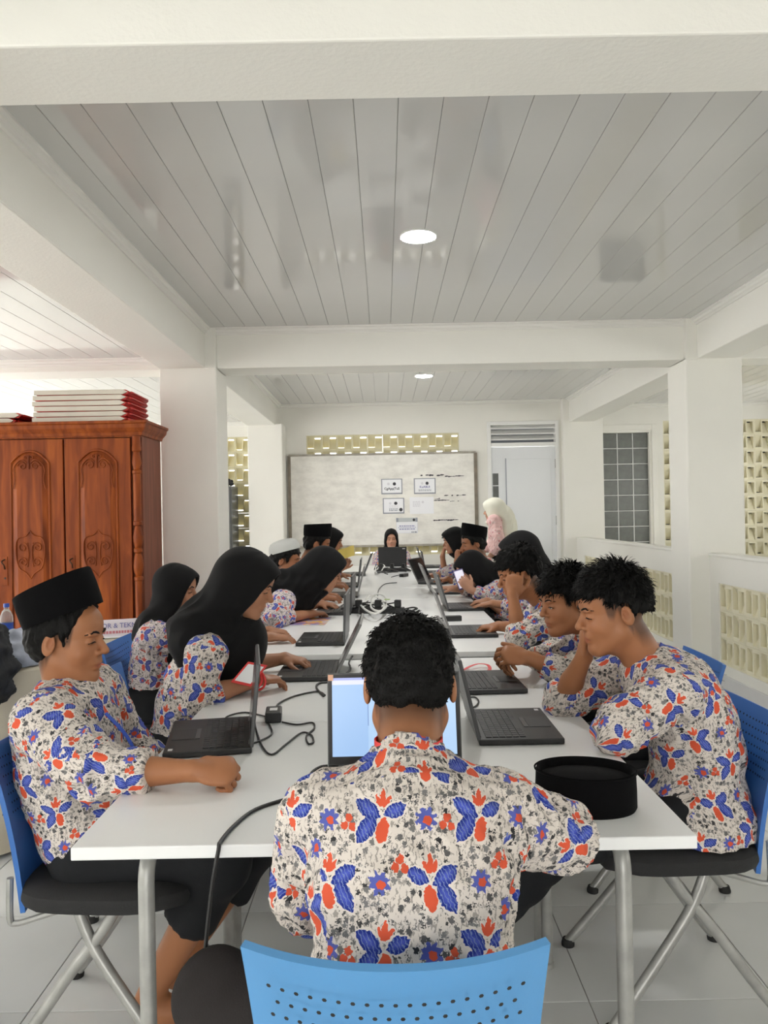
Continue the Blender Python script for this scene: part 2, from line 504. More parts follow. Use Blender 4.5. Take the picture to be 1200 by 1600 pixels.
# downlights
def downlight(x, y, z, label, power=0):
    t = thing('downlight', label, 'ceiling light', (x, y, z), 0, 'round recessed downlights')
    MB().lathe([(.098,-.006),(.100,0),(.098,.006),(.084,.006),(.082,-.004)], n=28, cap=False).build('rim', M['lampring'], t, smooth=True)
    MB().lathe([(.086,-.003),(.086,.003)], n=28).build('diffuser', M['lamp'], t)
downlight(.215, 4.17, CZ, 'round white recessed downlight nearer the camera, above the middle of the table')
downlight(.465, 8.42, CZ, 'small round recessed downlight in the far ceiling bay near the whiteboard')
# ------------------------------------------------------------------ lettering
def text_mesh(s, size, bold=0.0):
    cu = bpy.data.curves.new('lettering', 'FONT'); cu.body = s; cu.size = size
    cu.align_x = 'CENTER'; cu.align_y = 'CENTER'; cu.offset = bold; cu.resolution_u = 2
    ob = bpy.data.objects.new('lettering', cu); COL.objects.link(ob)
    dg = bpy.context.evaluated_depsgraph_get()
    me = bpy.data.meshes.new_from_object(ob.evaluated_get(dg))
    bpy.data.objects.remove(ob); bpy.data.curves.remove(cu)
    me.materials.clear()
    return me
def lettering(s, size, loc, m, parent, rot=(math.pi/2, 0, 0), bold=0.0, sx=1.0):
    o = link('lettering', text_mesh(s, size, bold), m, parent)
    o.location = loc; o.rotation_euler = rot; o.scale = (sx, 1, 1)
    return o

# ------------------------------------------------------------------ tables
TZ = .74
def bent_leg_pair(x, y0, y1, ztop, r=.017):
    """one leg half: foot -> bend -> rail to the middle; returns two MBs (front, rear)"""
    out = []
    ym = (y0+y1)/2
    for (ya, s) in ((y0, 1), (y1, -1)):
        pts = [(x, ya, .012), (x, ya, ztop-.07)]
        for k in range(1, 7):
            a = k/6*math.pi/2
            pts.append((x, ya + s*.055*(1-math.cos(a)), ztop-.07+.055*math.sin(a)))
        pts.append((x, ym, ztop-.015))
        mb = MB().tube(pts, r, 12, ry=.0145)
        mb.lathe([(.019,0),(.019,.014),(.015,.018)], (x, ya, 0), 12)
        out.append(mb)
    return out
def table(label, x0, x1, y0, y1, z, inset=.13):
    t = thing('meeting_table', label, 'table', ((x0+x1)/2, (y0+y1)/2, 0), 0, 'white meeting tables joined into one long row')
    hx, hy = (x1-x0)/2, (y1-y0)/2
    MB().box(-hx, hx, -hy, hy, z-.026, z).build('table_top', M['top'], t, bevel=.003)
    for s in (-1, 1):
        fr = MB().box(-hx+.14, hx-.14, s*(hy-.16)-.012, s*(hy-.16)+.012, z-.062, z-.027); fr.build('rail', M['steel'], t)
        for mb in bent_leg_pair(s*(hx-inset), -hy+.055, hy-.055, z-.026):
            mb.build('leg', M['steel'], t, smooth=True)
    return t
XL, XR = -.625, .60
joints = [1.50, 2.39, 3.40]
table('white laminate table at the near end, with the black cap on it', XL, XR, 1.50, 2.385, TZ)
table('white laminate table second from the camera, in front of the gap in the row', XL, XR, 2.39, 3.38, TZ)
HZ = .755
table('white laminate table just beyond the gap in the row, third from the camera', XL+.02, XR+.02, 3.45, 4.50, HZ)
table('white laminate table with the tangled white cable ring, fourth from the camera', XL+.02, XR+.02, 4.505, 5.60, HZ)
table('white laminate table in the middle distance, fifth from the camera', XL+.02, XR+.02, 5.605, 6.45, HZ)
table('white laminate table sixth from the camera, between the two far rows of laptops', XL+.02, XR+.03, 6.455, 7.31, HZ)
table('white laminate table seventh from the camera, with the black cable tangle', XL+.02, XR+.03, 7.315, 8.33, HZ)
table('white laminate table at the far end, in front of the whiteboard', XL+.02, XR+.03, 8.335, 9.36, HZ)

# ------------------------------------------------------------------ chairs (local: sitter faces +X)
def chair_meshes():
    D = {}
    s = MB()
    loops = []
    for (z, k) in ((.405, .90), (.412, .97), (.43, 1.0), (.448, .985), (.458, .93), (.462, .80)):
        lp = []
        for i in range(32):
            a = 2*math.pi*i/32
            c, q = math.cos(a), math.sin(a)
            rx = .225*k; ry = .225*k
            p = 4.0
            rr = (abs(c)**p + abs(q)**p)**(-1/p)
            lp.append((rx*rr*c + .01, ry*rr*q, z - (.012 if c > .8 else 0)))
        loops.append(lp)
    D['seat'] = s.ring(loops).mesh('seat', smooth=True)
    # curved back shell
    g = []
    nu, nv = 18, 12
    def bp(u, v):
        w = .165 + .040*v**.8
        top = .015*(1-u*u)*v            # slight crown
        z = .385 + (.425 - .014*(1-abs(u)**2.0)*v)*v
        x = -.215 - .075*v*v*.8 - .02*v + .036*(abs(u)**2.2)*(.55+.45*v)
        return Vector((x, w*u, z))
    for j in range(nv+1):
        g.append([bp(-1+2*i/nu, j/nv) for i in range(nu+1)])
    D['backrest'] = MB().sheet(g).mesh('backrest', smooth=True, solid=.012)
    h = MB()
    for row in range(7):
        for k in range(19):
            u = -.80 + k*.0889 + (.044 if row % 2 else 0)
            v = .90 - row*.055 - .03*(u*u)*(-1)
            if abs(u) > .82: continue
            if row > 3 and abs(u) < .25: pass
            p = bp(u, v)
            e = .01
            tu = (bp(u+e, v)-bp(u-e, v)).normalized(); tv = (bp(u, v+e)-bp(u, v-e)).normalized()
            n = tu.cross(tv).normalized()
            for sgn in (1, -1):
                off = n*(.0128*sgn if sgn > 0 else -.0128)
                vs = [p + off + (tu*math.cos(a*math.pi/3) + tv*math.sin(a*math.pi/3))*.0034 for a in range(6)]
                h.add(vs, [tuple(range(6)) if sgn > 0 else tuple(range(6))[::-1]])
    D['perforation_disc'] = h.mesh('perforation_disc', auto=False)  # flat dark discs, the shade of the holes given as colour
    for i, (sx, sy) in enumerate(((1,-1),(1,1),(-1,-1),(-1,1))):
        if sx > 0: pts = spline([(-.045, sy*.165, .405), (-.02, sy*.170, .345), (.02, sy*.178, .28), (.13, sy*.195, .14), (.235, sy*.21, .012)], 5)
        else: pts = spline([(.055, sy*.160, .405), (.02, sy*.168, .345), (-.06, sy*.18, .245), (-.15, sy*.195, .12), (-.235, sy*.21, .012)], 5)
        D['leg%d' % i] = MB().tube(pts, .0145, 10).mesh('leg', smooth=True)
        D['foot%d' % i] = MB().lathe([(.020,0),(.021,.008),(.017,.022)], (sx*.235, sy*.21, 0), 12).mesh('foot_cap', smooth=True)
    for i, (fx, fy) in enumerate(((.05, .16), (-.045, .165))):
        D['fr%d' % i] = MB().tube([(fx, -fy, .398), (fx, fy, .398)], .011, 8).mesh('seat_rail', smooth=True)
    for i, sy in enumerate((-1, 1)):
        D['br%d' % i] = MB().tube(spline([(-.05, sy*.12, .392), (-.16, sy*.135, .362), (-.215, sy*.15, .352), (-.228, sy*.155, .37), (-.226, sy*.155, .47)], 5), .0085, 8).mesh('back_bracket', smooth=True)
    return D
CM = chair_meshes()
def make_chair(blue):
    t = thing('stacking_chair', 'x', 'chair')
    link('seat', CM['seat'].copy(), M['seat'], t)
    b = link('backrest', CM['backrest'].copy(), M[blue], t)
    link('perforation_disc', CM['perforation_disc'].copy(), M['rubber'], b)['kind'] = 'stuff'
    for i in range(4):
        l = link('leg', CM['leg%d' % i].copy(), M['steel'], t)
        link('foot_cap', CM['foot%d' % i].copy(), M['rubber'], l)
    for i in range(2): link('seat_rail', CM['fr%d' % i].copy(), M['steel'], t)
    for i in range(2): link('back_bracket', CM['br%d' % i].copy(), M['steel'], t)
    return t
chair0 = make_chair('blue')
_used = [False]
def place_chair(x, y, rz, label):
    if not _used[0]: c = chair0; _used[0] = True
    else: c = copy_tree(chair0)
    c.location = (x, y, 0); c.rotation_euler = (0, 0, rz)
    tag(c, label, 'chair', 'blue plastic chairs round the long table')
    return c
cf = make_chair('bluelt'); cf.location = (.008, 1.275, 0); cf.rotation_euler = (0, 0, math.pi/2 + R(-1))
tag(cf, 'sky-blue perforated chair at the bottom edge, under the boy with his back turned', 'chair', 'blue plastic chairs round the long table')
place_chair(-.735, 2.10, R(-4), 'blue chair under the boy in the tall black cap at the left front')
place_chair(-.80, 2.86, R(2), 'blue chair of the girl with the red lanyard at her wrist')
place_chair(-1.02, 3.62, R(0), 'blue chair of the upright girl in black headscarf beside the beige round table')
place_chair(-.86, 4.58, R(3), 'blue chair of the girl bent low over her laptop in the left row')
place_chair(-.90, 5.40, 0, 'blue chair of the boy in the grey skullcap')
place_chair(-.78, 6.20, 0, 'blue chair of the boy in the black cap in the far left row')
place_chair(-.72, 7.20, 0, 'blue chair of the girl holding the yellow paper')
place_chair(.09, 9.86, R(-90), 'blue chair of the girl at the head of the table before the whiteboard')
place_chair(.80, 2.24, R(182), 'blue chair under the nearest boy on the right who props his chin')
place_chair(.97, 2.98, R(178), 'blue chair of the second boy on the right with clasped hands')
place_chair(.86, 3.78, R(180), 'blue chair of the boy covering his face with one hand')
place_chair(.96, 4.62, R(180), 'blue chair of the girl hidden behind the boy covering his face')
place_chair(.88, 5.62, R(180), 'blue chair of the girl looking at a phone')
place_chair(.92, 6.55, R(180), 'blue chair of the far right boy in the black cap')
place_chair(.86, 7.45, R(180), 'blue chair of the farthest girl in the right row')

# ------------------------------------------------------------------ laptops (local: user at -Y, hinge at +Y)
LW, LD = .167, .117
def laptop_parts():
    D = {}
    D['base'] = MB().box(-LW, LW, -LD, LD, .002, .018).mesh('base', bevel=.003)
    k = MB()
    for r in range(6):
        y = .088 - r*.0188
        n = 15 if r else 16
        w = (2*LW-.036)/n
        for c in range(n):
            x = -LW + .018 + (c+.5)*w
            if r == 5 and 3 < c < 9: continue
            k.box(x-w*.43, x+w*.43, y-.0078, y+.0078, .018, .0202)
    k.box(-LW+.018+4*.0199, -LW+.018+9*.0199, .088-5*.0188-.0078, .088-5*.0188+.0078, .018, .0202)
    D['keyboard'] = k.mesh('keyboard', auto=False)
    D['touchpad'] = MB().box(-.05, .05, -LD+.012, -LD+.075, .0182, .0190).mesh('touchpad', bevel=.0004, seg=1)
    D['button'] = MB().box(-.05, .05, -LD+.077, -LD+.090, .0182, .0198).mesh('pointer_button', bevel=.0004, seg=1)
    D['sticker'] = MB().box(LW-.035, LW-.018, -LD+.012, -LD+.024, .0181, .0187).mesh('sticker')
    D['lid'] = MB().box(-LW, LW, -.004, .006, 0, .225).mesh('lid', bevel=.003)
    D['screen'] = MB().box(-LW+.012, LW-.012, -.0052, -.0042, .022, .213).mesh('screen')
    D['logo'] = MB().box(-LW+.018, -LW+.05, .0062, .0066, .200, .208).mesh('logo')
    D['hinge'] = MB().tube([(-.02, LD-.004, .016), (.02, LD-.004, .016)], .006, 8).mesh('hinge', smooth=True)
    mm = {'base':'lap','keyboard':'key','touchpad':'key','button':'laplid','sticker':'white','lid':'laplid','screen':'scr','logo':'white','hinge':'laplid'}
    for a, b in mm.items(): D[a].materials.append(M[b])
    D['bezel'] = MB().box(-LW+.003, LW-.003, -.0048, -.0038, .004, .221).mesh('bezel'); D['bezel'].materials.append(M['lap'])
    return D
LP = laptop_parts()
def laptop(label, x, y, rz, z=TZ, opening=98, scr=None, lidmat=None):
    t = thing('laptop', label, 'laptop', (x, y, z), rz, 'black laptops on the long table')
    link('base', LP['base'], None, t); link('keyboard', LP['keyboard'], None, t)['kind'] = 'stuff'
    link('touchpad', LP['touchpad'], None, t); link('pointer_button', LP['button'], None, t); link('sticker', LP['sticker'], None, t); link('hinge', LP['hinge'], None, t).location.x = -.12; link('hinge', LP['hinge'], None, t).location.x = .12
    me = LP['lid']
    if lidmat: me = me.copy(); me.materials.clear(); me.materials.append(lidmat)
    ld = link('lid', me, None, t); ld.location = (0, LD-.002, .017); ld.rotation_euler = (-R(opening-90), 0, 0)
    link('bezel', LP['bezel'], None, ld)
    sm = LP['screen']
    if scr: sm = sm.copy(); sm.materials.clear(); sm.materials.append(scr)
    link('screen', sm, None, ld); link('logo', LP['logo'], None, ld)
    return t
def screen_on():
    m, nt, b = newmat('screen_lit')
    N, L = nt.nodes, nt.links
    tc = N.new('ShaderNodeTexCoord'); sp = N.new('ShaderNodeSeparateXYZ'); L.new(tc.outputs['Object'], sp.inputs[0])
    def cmp(sock, a, op):
        n = N.new('ShaderNodeMath'); n.operation = op; L.new(sock, n.inputs[0]); n.inputs[1].default_value = a; return n.outputs[0]
    def mix(f, c1, c2):
        n = N.new('ShaderNodeMix'); n.data_type = 'RGBA'; L.new(f, n.inputs[0])
        for s, c in ((6, c1), (7, c2)):
            if isinstance(c, tuple): n.inputs[s].default_value = (*c, 1)
            else: L.new(c, n.inputs[s])
        return n.outputs[2]
    def mul(a, b_):
        n = N.new('ShaderNodeMath'); n.operation = 'MULTIPLY'; L.new(a, n.inputs[0]); L.new(b_, n.inputs[1]); return n.outputs[0]
    c = mix(cmp(sp.outputs['X'], -.065, 'GREATER_THAN'), (.34,.52,.80), (.42,.60,.84))
    c = mix(cmp(sp.outputs['Z'], .196, 'GREATER_THAN'), c, (.70,.72,.88))
    c = mix(cmp(sp.outputs['Z'], .207, 'GREATER_THAN'), c, (.35,.40,.75))
    line = mul(mul(cmp(sp.outputs['Z'], .162, 'LESS_THAN'), cmp(sp.outputs['Z'], .095, 'GREATER_THAN')),
               mul(cmp(sp.outputs['X'], -.066, 'GREATER_THAN'), cmp(sp.outputs['X'], -.064, 'LESS_THAN')))
    c = mix(line, c, (.15,.25,.5))
    L.new(c, b.inputs['Emission Color']); b.inputs['Emission Strength'].default_value = .42
    b.inputs['Base Color'].default_value = (.02,.02,.02,1); b.inputs['Roughness'].default_value = .3
    return m
M['scron'] = screen_on()
M['lidlight'] = mat('laptop_lid_silver', (.22,.22,.22), .35, vary=.15)
lf_ = laptop('open laptop with lit pale-blue screen in front of the boy with his back turned', .018, 1.795, R(1), TZ, 101, M['scron'])
# sticker on the corner of its screen bezel (printed code left out)
MB().box(-LW+.002, -LW+.015, -.0060, -.0050, .2065, .2215).build('corner_sticker', mat('sticker_orange', (.80,.45,.30), .5), [c for c in lf_.children if c.name.startswith('lid')][0])
laptop('black laptop by the fist of the boy in the tall black cap, lid seen edge-on', -.512, 2.215, R(-80), TZ, 96)
laptop('laptop with grey lid leaning back, under the hand with the red lanyard', -.315, 3.12, R(-90), TZ, 117, lidmat=M['lidlight'])
laptop('black laptop with upright lid beyond the gap, next to the purple booklet', -.315, 3.83, R(-91), HZ, 92)
laptop('black laptop under the hand of the girl bent low in the left row', -.33, 4.93, R(-92), HZ, 93)
laptop('laptop with pale lid in the left row, before the boy in the grey skullcap', -.325, 5.90, R(-90), HZ, 104, lidmat=M['lidlight'])
laptop('small dark laptop in front of the far left boy in the black cap', -.35, 6.72, R(-90), HZ, 97)
laptop('dark laptop with steep lid at the far left end of the table', -.33, 7.95, R(-92), HZ, 112)
laptop('black laptop seen from behind its lid, before the girl at the head of the table', .09, 9.17, R(180), HZ, 104, lidmat=M['lap'])
laptop('black laptop on the right with keyboard and touchpad in full view beside the black cap', .365, 2.265, R(90), TZ, 103)
laptop('black laptop beside the red lanyard lying on the right of the table', .37, 2.855, R(92), TZ, 102)
laptop('black laptop under the mouse hand of the boy covering his face', .44, 3.98, R(90), HZ, 110, lidmat=M['lidlight'])
laptop('black laptop before the hidden girl in the right row, lid thin and tall', .505, 5.02, R(92), HZ, 106)
laptop('black laptop in front of the girl looking at a phone', .475, 6.02, R(92), HZ, 112, lidmat=M['lidlight'])
laptop('laptop with broad grey lid turned to the camera in the far right row', .46, 6.86, R(66), HZ, 116, lidmat=M['lidlight'])
laptop('thin dark laptop before the far right boy in the black cap', .53, 7.95, R(90), HZ, 100)
laptop('farthest laptop on the right, its dark lid standing up before the block wall', .55, 8.85, R(90), HZ, 106)

# ------------------------------------------------------------------ whiteboard and its papers
def smudged():
    m, nt, b = newmat('whiteboard_surface')
    N, L = nt.nodes, nt.links
    tc = N.new('ShaderNodeTexCoord'); mp = N.new('ShaderNodeMapping'); mp.inputs['Scale'].default_value = (1.2, 1, 2.4)
    L.new(tc.outputs['Object'], mp.inputs['Vector'])
    no = N.new('ShaderNodeTexNoise'); no.inputs['Scale'].default_value = 3.2; no.inputs['Detail'].default_value = 9; no.inputs['Roughness'].default_value = .65
    L.new(mp.outputs[0], no.inputs['Vector'])
    rp = N.new('ShaderNodeValToRGB'); e = rp.color_ramp.elements
    e[0].position = .28; e[0].color = (.66,.645,.60,1); e[1].position = .60; e[1].color = (.86,.845,.79,1)
    L.new(no.outputs['Fac'], rp.inputs['Fac']); L.new(rp.outputs['Color'], b.inputs['Base Color'])
    b.inputs['Roughness'].default_value = .3
    return m
M['board'] = smudged()
M['boardframe'] = mat('board_frame', (.26,.22,.17), .5, vary=.35, vscale=12)
bx0, bx1, bz0, bz1 = -1.255, 1.235, .955, 2.185
wbd = thing('whiteboard', 'large smudged whiteboard with dull brown frame on the back wall', 'whiteboard', (0, BW-.03, 0))
MB().box(bx0, bx1, -.008, .006, bz0, bz1).build('writing_surface', M['board'], wbd)
for nm, a in (('frame_rail', (bx0-.02, bx1+.02, -.018, .012, bz1-.01, bz1+.018)), ('frame_rail', (bx0-.02, bx1+.02, -.02, .012, bz0-.018, bz0+.01)),
              ('frame_stile', (bx0-.032, bx0+.008, -.018, .012, bz0, bz1)), ('frame_stile', (bx1-.010, bx1+.035, -.018, .012, bz0, bz1))):
    MB().box(*a).build(nm, M['boardframe'] if nm == 'frame_stile' else mat('board_rail', (.42,.39,.33), .5, vary=.3, vscale=15), wbd, bevel=.003)
def bxz(px, py):
    d = (BW-.04); u = px-600; v = 800-py
    return (d/1200*(u + v*.0192), 1.38 + d/1200*(v - u*.0192 + 3))
rnd = random.Random(3)
def scribble(px0, px1, py, w, gaps=.15):
    mb = MB(); x, z = bxz(px0, py); x1, _ = bxz(px1, py)
    while x < x1:
        l = rnd.uniform(.02, .06); h = w*rnd.uniform(.35, 1.0)
        if rnd.random() > gaps:
            zc = z + rnd.uniform(-.004, .004)
            mb.add([(x, -.0092, zc-h*.4), (x+l*.5, -.0092, zc-h*.5), (x+l, -.0092, zc-h*.2), (x+l, -.0092, zc+h*.3), (x+l*.4, -.0092, zc+h*.5), (x, -.0092, zc+h*.2)], [(0,1,2,3,4,5)])
        x += l*.9
    mb.build('marker_stroke', M['ink'], wbd)['kind'] = 'stuff'
scribble(657, 693, 743, .030, .1); scribble(695, 720, 744.5, .018, .3); scribble(694, 716, 774, .022, .3); scribble(717, 726, 774, .014, .3)
scribble(679, 687, 779.5, .016, .1); scribble(678, 701, 782, .024, .02); scribble(703, 716, 783, .012, .5); scribble(677, 714, 813, .024, .02); scribble(690, 692, 840, .02, 0)
def sheet_paper(label, px, border=None, lines=()):
    x0, z1 = bxz(px[0], px[1]); x1, z0 = bxz(px[2], px[3])
    t = thing('printed_notice', label, 'paper', ((x0+x1)/2, BW-.0392, (z0+z1)/2), 0, 'printed sheets stuck on the whiteboard')
    hw, hh = (x1-x0)/2, (z1-z0)/2
    MB().box(-hw, hw, -.001, .0008, -hh, hh).build('sheet', M['paper'], t)
    if border:
        b = .014
        mb = MB(); mb.box(-hw, hw, -.0016, -.001, hh-b*.8, hh).box(-hw, hw, -.0016, -.001, -hh, -hh+b*1.3).box(-hw, -hw+b, -.0016, -.001, -hh, hh).box(hw-b, hw, -.0016, -.001, -hh, hh)
        mb.build('printed_border', border, t)
    return t, hw, hh
def emblem(t, x, z, r, m):
    mb = MB(); n = 20
    vs = [(x + r*(1 if k % 2 == 0 else .86)*math.cos(2*math.pi*k/n), -.0017, z + r*(1 if k % 2 == 0 else .86)*math.sin(2*math.pi*k/n)) for k in range(n)]
    mb.add(vs, [tuple(range(n))]); mb.build('emblem', m, t)
def rows(t, x0, x1, zs, h, m):
    mb = MB()
    for z in zs:
        x = x0
        while x < x1:
            w = rnd.uniform(.012, .03); w = min(w, x1-x)
            mb.box(x, x+w, -.0017, -.0012, z-h/2, z+h/2); x += w + .007
    mb.build('print_line', m, t)['kind'] = 'stuff'
M['paleink'] = mat('pale_ink', (.70,.70,.74), .7)
t, hw, hh = sheet_paper('grey-bordered notice with one bold word, upper left on the whiteboard', (595.5, 748.5, 629, 772), M['inkgrey'])
emblem(t, .005*9-.01, .035, .024, M['ink']); emblem(t, -.045, .035, .02, M['paleink']); lettering('CgAppjTuS', .045, (0, -.002, -.03), M['ink'], t, bold=.0012)
t, hw, hh = sheet_paper('grey-bordered notice with blue word and emblem, upper right on the whiteboard', (646.5, 747.5, 681, 771.5), M['inkgrey'])
emblem(t, .032, .037, .023, M['ink']); emblem(t, -.035, .037, .018, M['paleink']); lettering('KuABLfi', .042, (0, -.002, -.012), M['inkblue'], t, bold=.0008)
rows(t, -.085, .085, (-.048, -.063), .008, M['inkgrey'])
t, hw, hh = sheet_paper('grey-bordered notice with small print block and figure, lower left on the whiteboard', (598, 778.5, 632, 802.5), M['inkgrey'])
emblem(t, .03, .034, .024, M['ink']); emblem(t, -.045, .034, .018, M['paleink']); rows(t, -.06, .06, (-.0, -.018), .008, M['paleink']); rows(t, -.06, .06, (-.042, -.062), .013, M['inkgrey']); emblem(t, .098, -.053, .026, M['ink'])
t, hw, hh = sheet_paper('borderless pale sheet with faint table print, right of centre on the whiteboard', (640, 777, 678, 802.5))
rows(t, -.12, -.02, (.05, .03, .01, -.01), .012, M['paleink']); emblem(t, .015, .045, .018, M['paleink'])
t, hw, hh = sheet_paper('notice with grey header band and two lines of blue print, lowest on the whiteboard', (619, 809.5, 653, 833))
MB().box(-hw, hw, -.0015, -.001, hh-.055, hh).build('header_band', mat('header_grey', (.52,.55,.56), .7), t)
MB().box(-hw, -hw+.03, -.0018, -.0013, hh-.055, hh).build('header_corner', M['inkgrey'], t); MB().box(hw-.03, hw, -.0018, -.0013, hh-.055, hh).build('header_corner', M['inkgrey'], t)
emblem(t, .095, hh-.028, .02, M['ink']); rows(t, -.105, .105, (-.005, -.048), .012, M['inkblue']); rows(t, -.12, .12, (-.026,), .007, M['inkblue']); rows(t, .06, .13, (-.09,), .02, M['inkgrey'])
_mb = MB().box(-hw, hw, -.0016, -.001, -hh, -hh+.006).box(-hw, -hw+.006, -.0016, -.001, -hh, hh).box(hw-.006, hw, -.0016, -.001, -hh, hh); _mb.build('printed_border', M['paleink'], t)

# ------------------------------------------------------------------ wardrobe
wd_t = thing('wardrobe', 'large carved teak wardrobe with arched door panels standing at the left column', 'wardrobe', (-1.67, 5.30, 0))
WH = 1.975; WD = .47; WWD = 2.02
MB().box(-WWD, 0, .03, WD, .06, WH).build('carcass', M['woodside'], wd_t, bevel=.004)
MB().box(-WWD-.03, .03, -.02, WD, 0, .09).build('plinth', M['wood'], wd_t, bevel=.008)
# cornice: stepped moulding swept on three sides
cp = [(0,-.02), (.012,-.02), (.018,.0), (.03,.012), (.045,.03), (.05,.055), (.062,.062), (.062,.078), (0,.078)]
mb = MB()
loops = []
for (o_, z) in cp:
    loops.append([(-WWD-o_, -o_, WH+z), (o_, -o_, WH+z), (o_, WD, WH+z), (-WWD-o_, WD, WH+z)])
mb.ring(loops).build('cornice', M['wood'], wd_t)
MB().box(-WWD, 0, 0, .035, WH-.03, WH).build('face_rail', M['wood'], wd_t, bevel=.003); MB().box(-WWD, 0, 0, .035, .09, .16).build('face_rail', M['wood'], wd_t, bevel=.003)
def post(x):
    prof = [(.030,.09),(.030,.16),(.022,.165),(.030,.18),(.030,.50),(.022,.51),(.032,.55),(.022,.60),(.030,.61),(.026,.62),(.026,.95)]
    prof += [(.031,.955),(.031,.975),(.020,.985),(.031,1.02),(.034,1.06),(.028,1.11),(.020,1.14),(.030,1.15),(.030,1.17),(.021,1.18),(.031,1.215),(.034,1.25),(.026,1.30),(.020,1.33),(.031,1.335),(.031,1.36),(.027,1.365),(.027,1.69),(.031,1.695),(.031,1.71),(.020,1.72),(.032,1.765),(.026,1.81),(.022,1.84),(.031,1.85),(.031,1.875),(.028,1.88),(.028,1.95)]
    MB().lathe(prof, (x, .008, 0), 16).build('turned_post', M['wood'], wd_t, smooth=True)
post(-.032); post(-WWD+.032)
DW = .455
def scroll(cx, cz, r, turns, s, y=-.014):
    pts = []
    for k in range(22):
        a = k/21*turns*2*math.pi; rr = r*(1-.8*k/21)
        pts.append((cx + s*rr*math.cos(a), y, cz + rr*math.sin(a)))
    return pts
for k in range(4):
    xr = -.075 - k*(DW+.012); xl = xr - DW
    d = MB().box(xl, xr, .004, .034, .165, WH-.035).build('door', M['wood'], wd_t, bevel=.003)
    # raised arched panel
    pxl, pxr = xl+.095, xr-.095; xm = (pxl+pxr)/2
    def arch(ins, zb, zt, sag):
        pts = [(pxl+ins, zb), (pxr-ins, zb)]
        for i in range(11):
            a = i/10; x = pxr-ins + (pxl-pxr+2*ins)*a
            pts.append((x, zt - sag*(2*a-1)**2 - ins))
        return pts
    rim = MB().tube([(x, .002, z) for (x, z) in arch(0, .26, 1.86, .085)], .009, 6, closed=True); rim.build('panel_moulding', M['wood'], d, smooth=True)
    A0 = arch(.008, .26, 1.86, .085); A1 = arch(.045, .30, 1.86, .07)
    pm = MB(); pm.ring([[(x, .004, z) for (x, z) in A0], [(x, -.010, z) for (x, z) in A1]][::-1]); pm.build('raised_panel', M['wood'], d)
    cv = MB()
    for s in (-1, 1):
        cv.tube(scroll(xm + s*.045, 1.755, .032, 1.3, s), .0042, 6)
        cv.tube(spline([(xm + s*.012, -.012, 1.775), (xm + s*.05, -.014, 1.80), (xm + s*.095, -.012, 1.765), (xm + s*.11, -.010, 1.72)], 5), .0045, 6)
        cv.tube(spline([(xm + s*.11, -.010, 1.72), (xm + s*.10, -.012, 1.66), (xm + s*.112, -.010, 1.60)], 5), .004, 6)
        cv.tube(scroll(xm + s*.05, 1.195, .036, 1.4, -s), .0042, 6)
        cv.tube(spline([(xm, -.012, 1.31), (xm + s*.03, -.014, 1.275), (xm + s*.085, -.012, 1.255), (xm + s*.10, -.012, 1.17), (xm + s*.08, -.012, 1.06), (xm + s*.03, -.012, 1.02), (xm, -.012, .98)], 6), .005, 6)
        cv.tube(scroll(xm + s*.048, 1.095, .034, 1.4, s), .0042, 6)
        cv.tube(spline([(xm + s*.02, -.012, 1.23), (xm + s*.012, -.014, 1.15), (xm + s*.02, -.012, 1.06)], 5), .004, 6)
        cv.tube(scroll(xm + s*.02, 1.815, .015, 1.1, -s), .0035, 6)
    cv.tube(spline([(xm, -.012, 1.83), (xm, -.015, 1.78), (xm, -.012, 1.735)], 4), .006, 6)
    cv.build('carving', M['wood'], d, smooth=True)['kind'] = 'stuff'
    hx = xl + .045
    MB().tube(spline([(hx, .0, 1.115), (hx-.012, -.022, 1.10), (hx+.006, -.026, 1.075), (hx, -.004, 1.05)], 5), .005, 6).build('handle', mat('dark_brass', (.06,.03,.015), .4, metal=.6), d, smooth=True)
    MB().lathe([(.009,0),(.007,.006)], (0,0,0), 10).build('keyhole_plate', M['rubber'], d).matrix_local = Matrix.Translation((hx, .004, .985)) @ Matrix.Rotation(math.pi/2, 4, 'X')
    MB().box(hx-.032, hx+.018, -.0005, .004, .935, 1.135).build('escutcheon', M['wood'], d, bevel=.002)

# trays stacked on top
def tray(label, x, y, z, rz, L_=.66, D_=.46):
    t = thing('stacked_tray', label, 'tray', (x, y, z), rz, 'red trays with cream edges stacked on the wardrobe')
    h = .036
    MB().ring([[(-L_/2+.02, -D_/2+.0, 0), (L_/2-.02, -D_/2, 0), (L_/2-.02, D_/2, 0), (-L_/2+.02, D_/2, 0)],
               [(-L_/2, -D_/2, h*.55), (L_/2, -D_/2, h*.55), (L_/2, D_/2, h*.55), (-L_/2, D_/2, h*.55)],
               [(-L_/2+.03, -D_/2+.01, h), (L_/2-.03, -D_/2+.01, h), (L_/2-.03, D_/2-.01, h), (-L_/2+.03, D_/2-.01, h)]]).build('tray_body', M['redpl'], t, bevel=.002)
    MB().prism([(-L_/2+.006, .004), (L_/2-.045, .001), (L_/2-.01, h*.5), (L_/2-.045, h-.002), (-L_/2+.006, h-.002)], 1, -D_/2-.012, -D_/2+.008).build('cream_edge', M['cream'], t, bevel=.002)
    MB().ring([[(L_/2-.002, -D_/2+.03, h*.3), (L_/2-.002, D_/2-.03, h*.3), (L_/2-.002, D_/2-.03, h*.75), (L_/2-.002, -D_/2+.03, h*.75)],
               [(L_/2+.012, -D_/2+.06, h*.42), (L_/2+.012, D_/2-.06, h*.42), (L_/2+.012, D_/2-.06, h*.62), (L_/2+.012, -D_/2+.06, h*.62)]]).build('side_grip', M['redpl'], t)
    return t
zt = WH + .079
ords = ['bottom', 'second', 'third', 'fourth', 'fifth', 'topmost']
